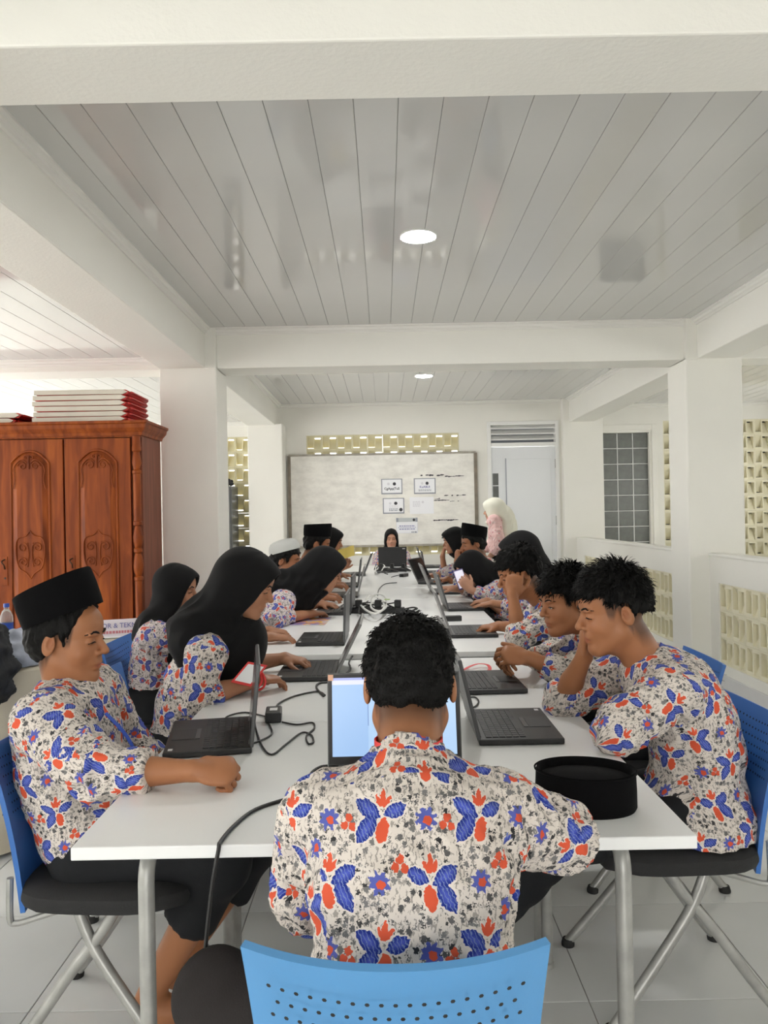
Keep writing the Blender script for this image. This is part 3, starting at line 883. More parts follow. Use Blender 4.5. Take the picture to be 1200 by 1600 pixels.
for k in range(6):
    tray('red tray with cream edge, %s of the tall stack on the wardrobe%s' % (ords[k], '' if k in (0, 5) else ' from below'), -2.09 + (k % 3)*.006, 5.535 + (k % 2)*.006, zt + k*.0375, R((k % 3 - 1)*.8))
for k in range(2):
    tray('red tray with cream edge, %s of the low pair at the left on the wardrobe' % ('lower' if k == 0 else 'upper'), -2.81 - k*.01 + (-.05 if k == 0 else 0), 5.535, zt + k*.0375, 0)

# grey locker seen through the gap beside the left column, clutter on it
lk = thing('steel_locker', 'dark grey steel locker standing by the block wall behind the left column', 'cabinet', (-2.36, 10.12, 0))
MB().box(-.40, .40, -.22, .22, 0, 1.78).build('body', M['grey_locker'], lk, bevel=.006)
for i in range(2):
    dd = MB().box(-.39 + i*.39, -.01 + i*.39, -.236, -.221, .05, 1.75).build('door', M['grey_locker'], lk, bevel=.003)
    for k in range(6): MB().box(-.36 + i*.39, -.04 + i*.39, -.240, -.237, .4+k*.22, .41+k*.22).build('shelf_line', M['steel'], dd)
bg = MB()
for k in range(7):
    a = k*.9
    bg.tube(spline([(.25+.06*math.cos(a), -.05, 1.79), (.30+.08*math.cos(a+1), -.08, 1.86+.02*math.sin(a)), (.36+.04*math.sin(a), -.10, 1.80)], 4), .022, 7)
tag(bg.build('cloth_bundle', M['jacket'], None, smooth=True), 'crumpled dark cloth lying on top of the grey locker', 'cloth').location = (-2.36, 10.12, 0)

# ------------------------------------------------------------------ round table with beige cloth and what lies on it
rt = thing('round_table', 'round table under a beige cloth at the far left', 'table', (-1.98, 3.80, 0))
MB().lathe([(.66,.715),(.665,.73),(.66,.742)], n=48).build('table_top', M['top'], rt)
MB().lathe([(.28,0),(.27,.03),(.05,.06),(.045,.71),(.2,.714)], n=24).build('pedestal', M['steel'], rt, smooth=True)
def cloth_drape(Rr, ztop, zbot, flare, n=96):
    g = []
    prof = [(0.02, ztop), (Rr*.6, ztop), (Rr-.01, ztop), (Rr+.006, ztop-.012)] + [(None, ztop - .012 - (ztop-.012-zbot)*k/9) for k in range(1, 10)]
    for (r, z) in prof:
        row = []
        for i in range(n+1):
            a = 2*math.pi*i/n
            if r is None:
                f = (ztop-z)/(ztop-zbot)
                w = math.sin(a*11) + .5*math.sin(a*17+1)
                rr = Rr + .006 + f*flare*(.45 + .42*w)
            else: rr = r
            row.append((rr*math.cos(a), rr*math.sin(a), z))
        g.append(row)
    return MB().sheet(g)
tc_ = cloth_drape(.67, .747, .02, .10).build('tablecloth', M['cloth_beige'], None, smooth=True, solid=.002)
tc_.location = (-1.98, 3.80, 0); tag(tc_, 'beige cloth hanging in folds over the round table', 'tablecloth')
RTZ = .750
npl = thing('name_plate', 'acrylic name plate with printed card reading PROKTOR & TEKNISI on the beige table', 'sign', (-1.455, 4.09, RTZ), R(17))
MB().prism([(-.012, 0), (-.009, 0), (.004, .095), (.001, .095)], 0, -.165, .165).build('card', mat('name_card', (.80,.74,.80), .5), npl)
MB().box(-.17, .17, -.028, .03, 0, .005).build('base', M['white'], npl, bevel=.001)
_rot = (math.pi/2 - math.atan2(.013, .095), 0, 0)
lettering('PROKTOR & TEKNISI', .036, (-.005, -.0078, .062), M['inkblue'], npl, _rot, .0004, .95)
_mb = MB(); _x = -.11
while _x < .10:
    _w = rnd.uniform(.008, .016); _mb.add([(_x, -.0118, .022), (_x+_w, -.0118, .022), (_x+_w, -.0102, .036), (_x, -.0102, .036)], [(0,1,2,3)]); _x += _w + .004
_mb.build('print_line', M['inkred'], npl)['kind'] = 'stuff'
MB().box(-.17, -.164, -.013, .005, .004, .1).build('edge', M['inkgrey'], npl); MB().box(.164, .17, -.013, .005, .004, .1).build('edge', M['inkgrey'], npl)
ts = MB()
for (a, b, h) in ((0, .03, .06), (1.2, .025, .085), (2.6, .03, .05), (4.0, .028, .07)):
    ts.ring([[(b*math.cos(a+k*1.05)*1.4, b*math.sin(a+k*1.05), 0) for k in range(6)], [(b*.9*math.cos(a+k*1.05)+.01*math.cos(a), b*.9*math.sin(a+k*1.05), h*.6) for k in range(6)], [(.008*math.cos(a+k*1.05)+.025*math.cos(a), .008*math.sin(a+k*1.05), h) for k in range(6)]])
tso = ts.build('tissue', M['white'], None, smooth=True); tso.location = (-1.60, 4.22, RTZ); tag(tso, 'crumpled white tissue sticking up behind the name plate', 'tissue')
bt = thing('water_bottle', 'clear plastic water bottle with blue cap and blue label', 'bottle', (-1.985, 4.02, RTZ))
M['clear'] = mat('clear_plastic', (.80,.83,.86), .08, spec=.6, trans=.75, ior=1.2)
MB().lathe([(.028,0),(.032,.006),(.032,.03),(.030,.036),(.032,.05),(.032,.115),(.030,.135),(.022,.158),(.012,.170),(.012,.182)], n=20).build('bottle_body', M['clear'], bt, smooth=True)
MB().lathe([(.0328,.048),(.0328,.10)], n=20, cap=False).build('label_band', M['bluef'], bt, smooth=True)
MB().lathe([(.0145,.180),(.0145,.196),(.013,.199)], n=18).build('cap', M['bluef'], bt, smooth=True)
fo = thing('plastic_folder', 'blue plastic folder standing behind the boy in the tall black cap', 'folder', (-1.87, 3.86, RTZ), R(20))
MB().ring([[(-.09,-.02,0),(.10,-.02,0),(.10,.03,0),(-.09,.03,0)],[(-.09,-.02,.05),(.10,-.02,.115),(.10,.03,.115),(-.09,.03,.05)]]).build('sleeve', M['bluef'], fo, bevel=.003)
pp = MB().add([(-.10,-.12,.0),(.12,-.10,.0),(.10,.12,.05),(-.08,.10,.05),(-.10,-.12,-.002),(.12,-.10,-.002),(.10,.12,.048),(-.08,.10,.048)], [(0,1,2,3),(7,6,5,4),(0,4,5,1),(1,5,6,2),(2,6,7,3),(3,7,4,0)]).build('paper_sheet', M['white'], None)
pp.location = (-1.77, 3.72, RTZ+.02); tag(pp, 'white sheet of paper propped on the beige table behind the tall black cap', 'paper')
# ------------------------------------------------------------------ small things on the tables
CR, SR = math.cos(R(1.1)), math.sin(R(1.1))
def on_plane(px, py, z):
    """world point at height z seen at photograph position px, py"""
    u = (px-600)/1200; v = (800-py)/1200
    d = Vector((u*CR + v*SR, 1.0, -u*SR + v*CR + .00244))
    k = (z-1.38)/d.z
    return Vector((0,0,1.38)) + d*k
def ot(px, py, z=TZ, up=.004): return on_plane(px, py, z) + Vector((0,0,up))
def cable(label, pts, r=.0032, m='cable', extra=(), n=5, name='power_cable', up=.004, z=TZ, cat='cable'):
    P_ = [ot(a, b, z, up) for (a, b) in pts] + [Vector(e) for e in extra]
    o = MB().tube(spline(P_, n), r, 7).build(name, M[m], None, smooth=True)
    return tag(o, label, cat, 'cables on the table')
ad = thing('power_adapter', 'black square power adapter with white label near the fist', 'adapter', ot(428, 1124, TZ, 0), R(6))
MB().box(-.025, .025, -.045, .045, 0, .032).build('housing', M['lap'], ad, bevel=.004)
MB().box(-.012, .012, -.014, .018, .0322, .0326).build('label_patch', M['white'], ad)
cable('black cable running from the power adapter up towards the middle of the table', [(430,1110),(437,1100),(461,1089),(496,1082),(508,1088)])
cable('black cable curling beside the grey laptop lid near the middle', [(562,1012),(546,1034),(547,1048),(524,1065),(499,1069),(495,1077),(506,1089)], .004)
cable('thin black cable looping left of the power adapter behind the laptop lid', [(414,1121),(384,1115),(358,1120),(352,1128),(364,1136),(380,1142)], .0028)
cable('black cable with a small loop lying right of the fist', [(441,1130),(464,1134),(488,1131),(491,1140),(479,1152),(482,1164),(490,1161),(486,1150),(471,1147),(447,1165),(425,1181),(410,1168),(400,1140),(398,1126)], .0028)
cable('short black cable hanging from the adapter to the laptop edge', [(415,1124),(422,1136),(424,1150),(396,1163),(389,1160),(398,1130)], .0028)
cable('thick black cable running over the front table edge down to the floor', [(470,1243),(450,1250),(400,1267),(367,1292),(345,1318)], .0042,
      extra=[(-.333,1.488,.735), (-.345,1.475,.66), (-.36,1.47,.52), (-.37,1.48,.30), (-.375,1.50,.05), (-.33,1.6,.006)])
cable('black power lead at the lower left corner of the lit laptop', [(512,1199),(500,1201),(488,1209),(482,1222)], .004)
cable('short loop of black cable beside the right-hand laptops', [(728,1092),(742,1091),(748,1098),(742,1106),(732,1107)], .0028)
cable('grey cable arching over the table joint in the middle distance', [(590,936),(592,922),(602,913),(620,911)], .004, 'laplid', z=HZ)
cable('black cable lying straight right of the power strip', [(630,953),(645,950),(652,952),(640,956)], .005, z=HZ)
cable('black cable curling left of the power strip', [(530,950),(540,944),(556,940),(566,946),(575,940)], .005, z=HZ)
cable('white cable coiled into a ring on the power strip', [(572,948),(578,942),(590,944),(600,952),(604,960),(594,968),(582,964),(580,956),(590,950),(600,956),(598,966),(586,972),(572,966),(562,956)], .0065, 'cablew', z=HZ, up=.05)
ringp = [ot(592,955,HZ,.02) + Vector((.048*math.cos(a), .02*math.sin(a)*.6, .045 + .045*math.sin(a))) for a in [k/24*2*math.pi for k in range(24)]]
tag(MB().tube(ringp, .0055, 7, closed=True).build('cable_ring', M['cablew'], None, smooth=True), 'upright ring of white cable over the black power strip', 'cable', 'cables on the table')
def power_strip(label, x, y, z, rz, n=5, plugs=3, group='power strips along the table'):
    t = thing('power_strip', label, 'power strip', (x, y, z), rz, group)
    MB().box(-.028, .028, -.17, .17, 0, .038).build('body', M['lap'], t, bevel=.006)
    for k in range(n): MB().lathe([(.019,0),(.019,.004),(.015,.004)], (0, -.13+k*.062, .038), 14).build('socket', M['key'], t)
    for k in range(plugs): MB().box(-.02, .02, -.15+k*.125, -.11+k*.125, .0385, .085).build('plug', M['lap'], t, bevel=.006)
    return t
p1 = ot(590, 958, HZ, 0)
ps = power_strip('black power strip with plugs and a green sticker in mid-table', p1.x, p1.y, HZ, R(80))
MB().box(-.02, .022, -.08, -.045, .0855, .087).build('green_sticker', mat('green_sticker', (.25,.42,.04), .5), ps)
p2 = ot(612, 893, HZ, 0)
power_strip('white-and-black power strip tangle before the far end laptop', p2.x, p2.y, HZ, R(75))
for k in range(7):
    rr = random.Random(40+k); pts = []
    x, y = p2.x + rr.uniform(-.2,.1), p2.y + rr.uniform(-.3,.3)
    for j in range(6): pts.append((x, y, HZ+.006+rr.random()*.06)); x += rr.uniform(-.08,.13); y += rr.uniform(-.25,.2)
    tag(MB().tube(spline(pts, 5), .0055, 6).build('power_cable', M['cable' if k % 4 else 'cablew'], None, smooth=True), 'tangled lead round the far power strip' if k % 4 else 'pale tangled lead round the far power strip', 'cable', 'tangled leads at the far end')
for k in range(5):
    rr = random.Random(80+k); pts = []
    x, y = p1.x - .2 + rr.uniform(-.05,.1), p1.y + rr.uniform(-.15,.15)
    for j in range(6): pts.append((x, y, HZ+.006+rr.random()*.05)); x += rr.uniform(0,.11); y += rr.uniform(-.14,.14)
    tag(MB().tube(spline(pts, 5), .0048, 6).build('power_cable', M['cable'], None, smooth=True), 'black tangled lead round the mid-table power strip', 'cable', 'tangled leads in mid-table')
def brick(label, px, py, z, rz):
    p = ot(px, py, z, 0); t = thing('laptop_charger', label, 'adapter', p, rz, 'small black chargers')
    MB().box(-.055, .055, -.024, .024, 0, .03).build('housing', M['lap'], t, bevel=.004)
    MB().tube(spline([(-.055,0,.015),(-.09,.01,.02),(-.12,.06,.008),(-.16,.05,.006)], 4), .004, 6).build('lead', M['cable'], t, smooth=True)
brick('black charger block behind the laptop of the boy covering his face', 706, 970, HZ, R(4))
brick('small black charger lying on the far right of the table', 690, 899, HZ, R(8))
brick('small black plug block on the far table before the lead tangle', 631, 901, HZ, R(60))

# booklet
def booklet_mat():
    m, nt, b = newmat('booklet_cover'); N, L = nt.nodes, nt.links
    tc = N.new('ShaderNodeTexCoord'); vo = N.new('ShaderNodeTexNoise'); vo.inputs['Scale'].default_value = 13; L.new(tc.outputs['Object'], vo.inputs['Vector'])
    rp = N.new('ShaderNodeValToRGB'); rp.color_ramp.interpolation = 'CONSTANT'; e = rp.color_ramp.elements
    e[0].color = (.26,.22,.45,1); e[1].position = .5; e[1].color = (.75,.28,.12,1)
    for p, c in ((.44,(.40,.30,.55,1)), (.56,(.80,.55,.06,1)), (.62,(.60,.5,.6,1))): x = e.new(p); x.color = c
    L.new(vo.outputs['Fac'], rp.inputs['Fac']); L.new(rp.outputs['Color'], b.inputs['Base Color']); b.inputs['Roughness'].default_value = .35
    return m
bp_ = ot(482, 972, HZ, 0)
bo = thing('booklet', 'purple and orange illustrated booklet lying flat on the left of the table', 'booklet', bp_, R(-3))
MB().box(-.115, .115, -.15, .15, .001, .006).build('pages', M['white'], bo)
MB().box(-.117, .117, -.152, .152, .006, .0075).build('cover', booklet_mat(), bo)
# lanyard on the right of the table
def ribbon(pts, w, th=.0012):
    """flat ribbon lying on edge-free path; returns MB"""
    P_ = spline(pts, 6); g = []
    for i, p in enumerate(P_):
        a = P_[max(i-1,0)]; b = P_[min(i+1,len(P_)-1)]; d = (b-a); d.z = 0
        d = d.normalized() if d.length > 1e-6 else Vector((1,0,0))
        n = Vector((-d.y, d.x, 0))
        g.append([p - n*w/2, p + n*w/2])
    return MB().sheet(g)
ly = thing('lanyard', 'red lanyard ribbon lying on the right of the table behind a laptop', 'lanyard', (0,0,0))
ribbon([ot(a,b,TZ,.004+c) for (a,b,c) in ((712,1048,0),(722,1050,.004),(735,1046,.01),(748,1043,.012),(762,1044,.01),(765,1050,.006),(752,1053,.004),(738,1053,.008),(722,1056,.004),(713,1060,0))], .013).build('ribbon', M['red'], ly, solid=.0012)
ribbon([ot(a,b,TZ,.003+c) for (a,b,c) in ((716,1044,0),(728,1047,.003),(742,1049,.003),(752,1047,.004))], .016).build('card_edge', M['white'], ly, solid=.0012)

# black cap lying on the table
def cap_mesh(rx, ry, h, flare=1.0, n=48, recess=.018, fold=True):
    mb = MB()
    prof = [(.90,0),(.97,0),(1.0,.006),(1.0*flare,h*.5),(.985*flare,h-.006),(.965*flare,h),(.93*flare,h-.003),(.90*flare,h-recess),(.55*flare,h-recess*.72),(.2,h-recess*.55),(.02,h-recess*.5)]
    loops = []
    for (k, z) in prof:
        loops.append([(rx*k*math.cos(2*math.pi*i/n), ry*k*math.sin(2*math.pi*i/n), z) for i in range(n)])
    return mb.ring(loops)
hc = thing('velvet_cap', 'oval black velvet cap lying on the table at the right front', 'cap', (.425, 1.665, TZ), R(-12))
cap_mesh(.107, .080, .082).build('cap_body', M['velvet'], hc, smooth=True)
MB().tube([(.1075*math.cos(2*math.pi*i/48), .0805*math.sin(2*math.pi*i/48), .0795) for i in range(48)], .0022, 5, closed=True).build('seam', M['velvet'], hc)
# ------------------------------------------------------------------ figures: distance fields meshed with surface nets
def V(*a): return np.array(a, dtype=np.float64)
def unit(v): v = np.asarray(v, float); return v/np.linalg.norm(v)

class Field:
    def __init__(s, lo, hi, h, fine=()):
        s.ax = []
        for k in range(3):
            xs = [lo[k]]
            while xs[-1] < hi[k]:
                x = xs[-1]; st = h
                for (c, r, hf) in fine:
                    if abs(x - c[k]) < r: st = min(st, hf)
                xs.append(x + st)
            s.ax.append(np.array(xs, dtype=np.float32))
        s.f = np.full([len(a) for a in s.ax], .12, dtype=np.float32)
    def sub(s, lo, hi):
        sl = []
        for k in range(3):
            a = max(int(np.searchsorted(s.ax[k], lo[k]))-1, 0); b = min(int(np.searchsorted(s.ax[k], hi[k]))+1, len(s.ax[k]))
            if b <= a: return None, None
            sl.append(slice(a, b))
        X = s.ax[0][sl[0]][:,None,None]; Y = s.ax[1][sl[1]][None,:,None]; Z = s.ax[2][sl[2]][None,None,:]
        return tuple(sl), (X, Y, Z)
    def full(s): return s.ax[0][:,None,None], s.ax[1][None,:,None], s.ax[2][None,None,:]
    def op(s, prim, k=.01, mode='u', m=.03):
        fn, lo, hi = prim
        pad = m + k
        sl, G = s.sub(lo - pad, hi + pad)
        if sl is None: return
        a = s.f[sl]; b = fn(*G).astype(np.float32)
        if mode == 'u':
            h = np.clip(.5+.5*(a-b)/k, 0, 1); r = a + (b-a)*h - k*h*(1-h)
        elif mode == 's':
            b = -b; h = np.clip(.5-.5*(a-b)/k, 0, 1); r = a + (b-a)*h + k*h*(1-h)
        s.f[sl] = r
    def nets(s):
        f = s.f; ins = f < 0
        f[0], f[-1] = .1, .1; f[:,0], f[:,-1] = .1, .1; f[:,:,0], f[:,:,-1] = .1, .1
        ins = f < 0
        c = ins[:-1,:-1,:-1].astype(np.uint8)
        cnt = np.zeros_like(c)
        for dx in (0,1):
            for dy in (0,1):
                for dz in (0,1):
                    cnt += ins[dx:ins.shape[0]-1+dx, dy:ins.shape[1]-1+dy, dz:ins.shape[2]-1+dz]
        act = np.argwhere((cnt > 0) & (cnt < 8))
        n = len(act)
        idm = np.full(cnt.shape, -1, dtype=np.int32); idm[act[:,0], act[:,1], act[:,2]] = np.arange(n)
        cor = [(dx,dy,dz) for dx in (0,1) for dy in (0,1) for dz in (0,1)]
        val = np.stack([f[act[:,0]+a, act[:,1]+b, act[:,2]+c_] for (a,b,c_) in cor], 1)
        pos = np.zeros((n,3)); wt = np.zeros(n)
        for i, p in enumerate(cor):
            for j, q in enumerate(cor):
                if j > i and sum(abs(p[k]-q[k]) for k in range(3)) == 1:
                    a, b = val[:,i], val[:,j]; msk = (a < 0) != (b < 0)
                    t = np.where(msk, a/np.where(msk, a-b, 1), 0)
                    for k in range(3): pos[:,k] += np.where(msk, p[k] + (q[k]-p[k])*t, 0)
                    wt += msk
        pos /= wt[:,None]
        V_ = np.zeros((n,3))
        for k in range(3):
            i0 = act[:,k]; x0 = s.ax[k][i0]; x1 = s.ax[k][i0+1]
            V_[:,k] = x0 + (x1-x0)*pos[:,k]
        Q = []
        for k in range(3):
            u, w = (k+1) % 3, (k+2) % 3
            sl0 = [slice(None)]*3; sl1 = [slice(None)]*3; sl0[k] = slice(0,-1); sl1[k] = slice(1,None)
            A = ins[tuple(sl0)]; B = ins[tuple(sl1)]
            e = np.argwhere(A != B)
            ok = (e[:,u] > 0) & (e[:,w] > 0) & (e[:,u] < f.shape[u]-1) & (e[:,w] < f.shape[w]-1)
            e = e[ok]
            if not len(e): continue
            out = A[e[:,0], e[:,1], e[:,2]]
            def cell(du, dw):
                q = e.copy(); q[:,u] += du; q[:,w] += dw
                return idm[q[:,0], q[:,1], q[:,2]]
            q4 = np.stack([cell(-1,-1), cell(0,-1), cell(0,0), cell(-1,0)], 1)
            q4[~out] = q4[~out][:, ::-1]
            Q.append(q4)
        return V_, np.concatenate(Q)

def cone(a, b, ra, rb):
    a = np.asarray(a, float); b = np.asarray(b, float); d = b-a; L2 = max(float(d@d), 1e-9); r = max(ra, rb)
    def fn(X, Y, Z):
        px, py, pz = X-a[0], Y-a[1], Z-a[2]
        t = np.clip((px*d[0]+py*d[1]+pz*d[2])/L2, 0, 1)
        return np.sqrt((px-t*d[0])**2+(py-t*d[1])**2+(pz-t*d[2])**2) - (ra+(rb-ra)*t)
    return fn, np.minimum(a,b)-r, np.maximum(a,b)+r
def cutcone(a, b, ra, rb, ext=0.0):
    """cone with a flat end at b"""
    a = np.asarray(a, float); b = np.asarray(b, float); d = b-a; L = np.linalg.norm(d); u = d/L; r = max(ra, rb)
    def fn(X, Y, Z):
        px, py, pz = X-a[0], Y-a[1], Z-a[2]
        t = (px*u[0]+py*u[1]+pz*u[2])
        tc = np.clip(t/L, 0, 1.2)
        q = np.sqrt((px-tc*d[0])**2+(py-tc*d[1])**2+(pz-tc*d[2])**2) - (ra+(rb-ra)*np.clip(tc,0,1))
        return np.maximum(q, t-L)
    return fn, np.minimum(a,b)-r, np.maximum(a,b)+r
def ell(c, r, Rm=None):
    c = np.asarray(c, float); r = np.asarray(r, float); Rm = np.eye(3) if Rm is None else Rm   # rows = axes
    def fn(X, Y, Z):
        px, py, pz = X-c[0], Y-c[1], Z-c[2]
        q = [px*Rm[k,0]+py*Rm[k,1]+pz*Rm[k,2] for k in range(3)]
        k0 = np.sqrt(sum((q[k]/r[k])**2 for k in range(3)))+1e-6
        k1 = np.sqrt(sum((q[k]/r[k]**2)**2 for k in range(3)))+1e-6
        return k0*(k0-1)/k1
    e = np.sqrt(sum((Rm[k]*r[k])**2 for k in range(3)))
    return fn, c-e, c+e
def half(n, d, lo, hi):
    n = np.asarray(n, float)
    return (lambda X, Y, Z: X*n[0]+Y*n[1]+Z*n[2]-d), np.asarray(lo, float), np.asarray(hi, float)

def np_mesh(name, Vt, Q, smooth=True):
    me = bpy.data.meshes.new(name)
    me.vertices.add(len(Vt)); me.vertices.foreach_set('co', Vt.astype(np.float32).ravel())
    me.loops.add(len(Q)*4); me.loops.foreach_set('vertex_index', Q.astype(np.int32).ravel())
    me.polygons.add(len(Q)); me.polygons.foreach_set('loop_start', np.arange(0, len(Q)*4, 4, dtype=np.int32))
    me.update(calc_edges=True)
    if smooth: me.shade_smooth()
    return me
def relax(Vt, Q, it=2, lam=.5):
    n = len(Vt)
    for _ in range(it):
        acc = np.zeros_like(Vt); cnt = np.zeros(n)
        for a in range(4):
            for b in ((a+1) % 4, (a+3) % 4):
                for k in range(3): acc[:,k] += np.bincount(Q[:,a], Vt[Q[:,b],k], n)
                cnt += np.bincount(Q[:,a], minlength=n)
        Vt = Vt + lam*(acc/np.maximum(cnt,1)[:,None]-Vt)
    return Vt
def vnormals(Vt, Q):
    n = np.cross(Vt[Q[:,2]]-Vt[Q[:,0]], Vt[Q[:,3]]-Vt[Q[:,1]])
    out = np.zeros_like(Vt)
    for a in range(4):
        for k in range(3): out[:,k] += np.bincount(Q[:,a], n[:,k], len(Vt))
    return out/np.maximum(np.linalg.norm(out, axis=1), 1e-9)[:,None]
def waves(Vt, seed, amp, lam):
    rg = np.random.default_rng(seed); r = 0
    for i in range(5):
        k = unit(rg.normal(size=3))*2*math.pi/(lam*rg.uniform(.7,1.5))
        w = unit(rg.normal(size=3))*2*math.pi/(lam*2.3)
        r = r + np.sin(Vt@k + 1.6*np.sin(Vt@w + rg.uniform(0,6)) + rg.uniform(0,6))
    return amp*r/2.2

# ------------------------------------------------------------------ cloth and skin materials
def skin_mat(name, col):
    m, nt, b = newmat(name); N, L = nt.nodes, nt.links
    at = N.new('ShaderNodeAttribute'); at.attribute_name = 'tint'
    mx = N.new('ShaderNodeMix'); mx.data_type = 'RGBA'; mx.blend_type = 'MULTIPLY'; mx.inputs[0].default_value = 1
    mx.inputs[6].default_value = (*col, 1); L.new(at.outputs['Color'], mx.inputs[7])
    L.new(mx.outputs[2], b.inputs['Base Color'])
    b.inputs['Roughness'].default_value = .48; b.inputs['Specular IOR Level'].default_value = .35
    tc = N.new('ShaderNodeTexCoord'); no = N.new('ShaderNodeTexNoise'); no.inputs['Scale'].default_value = 260
    L.new(tc.outputs['Object'], no.inputs['Vector'])
    bp = N.new('ShaderNodeBump'); bp.inputs['Strength'].default_value = .06; bp.inputs['Distance'].default_value = .003
    L.new(no.outputs['Fac'], bp.inputs['Height']); L.new(bp.outputs['Normal'], b.inputs['Normal'])
    return m
SK = {'tan': skin_mat('skin_tan', (.345,.145,.066)), 'brown': skin_mat('skin_brown', (.29,.118,.055)), 'light': skin_mat('skin_light', (.47,.25,.165)), 'mid': skin_mat('skin_mid', (.37,.175,.098))}

def batik(name, ground, bluec, redc, leafdark=.05, zoom=1.0):
    """printed cotton: winged orange buds, blue-petalled flowers, red triplets on a leaf-speckled ground. 'cloth' holds metres on the cloth"""
    m, nt, b = newmat(name); N, L = nt.nodes, nt.links
    at = N.new('ShaderNodeAttribute'); at.attribute_name = 'cloth'
    src = at.outputs['Vector']
    def vm(op, a, c=None):
        n = N.new('ShaderNodeVectorMath'); n.operation = op
        for i, x in enumerate((a, c)):
            if x is None: continue
            if isinstance(x, tuple): n.inputs[i].default_value = x
            else: L.new(x, n.inputs[i])
        return n
    def mt(op, a, c=None, d=None):
        n = N.new('ShaderNodeMath'); n.operation = op
        for i, x in enumerate((a, c, d)):
            if x is None: continue
            if isinstance(x, (int, float)): n.inputs[i].default_value = x
            else: L.new(x, n.inputs[i])
        return n.outputs[0]
    def mix(f, c1, c2):
        n = N.new('ShaderNodeMix'); n.data_type = 'RGBA'; L.new(f, n.inputs[0])
        for s_, c in ((6, c1), (7, c2)):
            if isinstance(c, tuple): n.inputs[s_].default_value = (*c, 1)
            else: L.new(c, n.inputs[s_])
        return n.outputs[2]
    nz = N.new('ShaderNodeTexNoise'); nz.inputs['Scale'].default_value = 190; nz.inputs['Detail'].default_value = 1; L.new(src, nz.inputs['Vector'])
    off = vm('MULTIPLY_ADD', nz.outputs['Color'], (.0070,.0070,0)); off.inputs[2].default_value = (-.0035,-.0035,0)
    wob = vm('ADD', src, off.outputs[0]).outputs[0]
    PX, PY = .150*zoom, .176*zoom
    wr = N.new('ShaderNodeVectorMath'); wr.operation = 'WRAP'; L.new(wob, wr.inputs[0]); wr.inputs[1].default_value = (PX, PY, 1); wr.inputs[2].default_value = (0,0,-1)
    cell = wr.outputs[0]
    def E(cx, cy, rx, ry, rot):
        mp = N.new('ShaderNodeMapping'); mp.vector_type = 'TEXTURE'
        mp.inputs['Location'].default_value = (cx*zoom, cy*zoom, 0); mp.inputs['Rotation'].default_value = (0,0,R(rot)); mp.inputs['Scale'].default_value = (rx*zoom, ry*zoom, 1e3)
        L.new(cell, mp.inputs['Vector'])
        return vm('LENGTH', mp.outputs[0]).outputs['Value'], mp.outputs[0]
    def minall(xs):
        r = xs[0]
        for x in xs[1:]: r = mt('MINIMUM', r, x)
        return r
    wings, buds = [], []
    for (ox, oy, s, rot) in ((.040,.050,-1,-8), (.112,.136,1,4)):
        c, q = math.cos(R(rot)), math.sin(R(rot))
        def T_(x, y): x *= s; return ox + x*c - y*q, oy + x*q + y*c
        for (x, y, rx, ry, a) in ((.022,.008,.021,.0098,28), (.020,-.020,.023,.0098,-62), (-.020,.011,.017,.0085,148)):
            cx, cy = T_(x, y); 
            vec = E(cx, cy, rx*1.12, ry*1.25, (a if s > 0 else 180-a)+rot)[1]
            sx_ = N.new('ShaderNodeSeparateXYZ'); L.new(vec, sx_.inputs[0])
            wings.append(mt('MULTIPLY_ADD', sx_.outputs['X'], sx_.outputs['X'], mt('ABSOLUTE', sx_.outputs['Y'])))
        for (x, y, rx, ry, a) in ((-.004,-.020,.0095,.0175,6), (.001,.026,.0042,.013,0), (-.006,.022,.0035,.010,30), (.007,.021,.0032,.009,-25)):
            cx, cy = T_(x, y); buds.append(E(cx, cy, rx, ry, a*s+rot)[0])
    fl_blue, fl_red = [], []
    for (cx, cy, r) in ((.108,.046,.0155), (.036,.136,.0150)):
        d, vec = E(cx, cy, r, r, 20)
        sp = N.new('ShaderNodeSeparateXYZ'); L.new(vec, sp.inputs[0])
        ang = mt('ARCTAN2', sp.outputs['Y'], sp.outputs['X'])
        pet = mt('MULTIPLY_ADD', mt('COSINE', mt('MULTIPLY', ang, 8)), -.22, 0.0)
        fl_blue.append(mt('ADD', d, pet)); fl_red.append(E(cx+.002, cy-.002, r*.42, r*.42, 0)[0])
    for (cx, cy) in ((.140,.040), (.005+.062,.160)):
        for (x, y) in ((0,.0075), (-.0068,-.003), (.006,-.0045)):
            fl_red.append(E(cx+x, cy+y, .0058, .0062, 0)[0])
    W_ = minall(wings); B_ = minall(buds); FB = minall(fl_blue); FR = minall(fl_red)
    # ground: leaves
    vo = N.new('ShaderNodeTexVoronoi'); vo.inputs['Scale'].default_value = 100/zoom; vo.inputs['Randomness'].default_value = .8; L.new(wob, vo.inputs['Vector'])
    nz2 = N.new('ShaderNodeTexNoise'); nz2.inputs['Scale'].default_value = 420/zoom; nz2.inputs['Detail'].default_value = 2; L.new(src, nz2.inputs['Vector'])
    sc_ = N.new('ShaderNodeSeparateColor'); L.new(vo.outputs['Color'], sc_.inputs[0])
    leaf = mt('LESS_THAN', mt('ADD', vo.outputs['Distance'], mt('MULTIPLY_ADD', nz2.outputs['Fac'], 1.1, -.55)), mt('MULTIPLY_ADD', sc_.outputs[0], .46, .12))
    mp2 = N.new('ShaderNodeMapping'); mp2.inputs['Scale'].default_value = (260/zoom, 90/zoom, 1); L.new(wob, mp2.inputs['Vector'])
    nz3 = N.new('ShaderNodeTexNoise'); nz3.inputs['Scale'].default_value = 1; nz3.inputs['Detail'].default_value = 2; L.new(mp2.outputs[0], nz3.inputs['Vector'])
    strk = mt('GREATER_THAN', nz3.outputs['Fac'], .565)
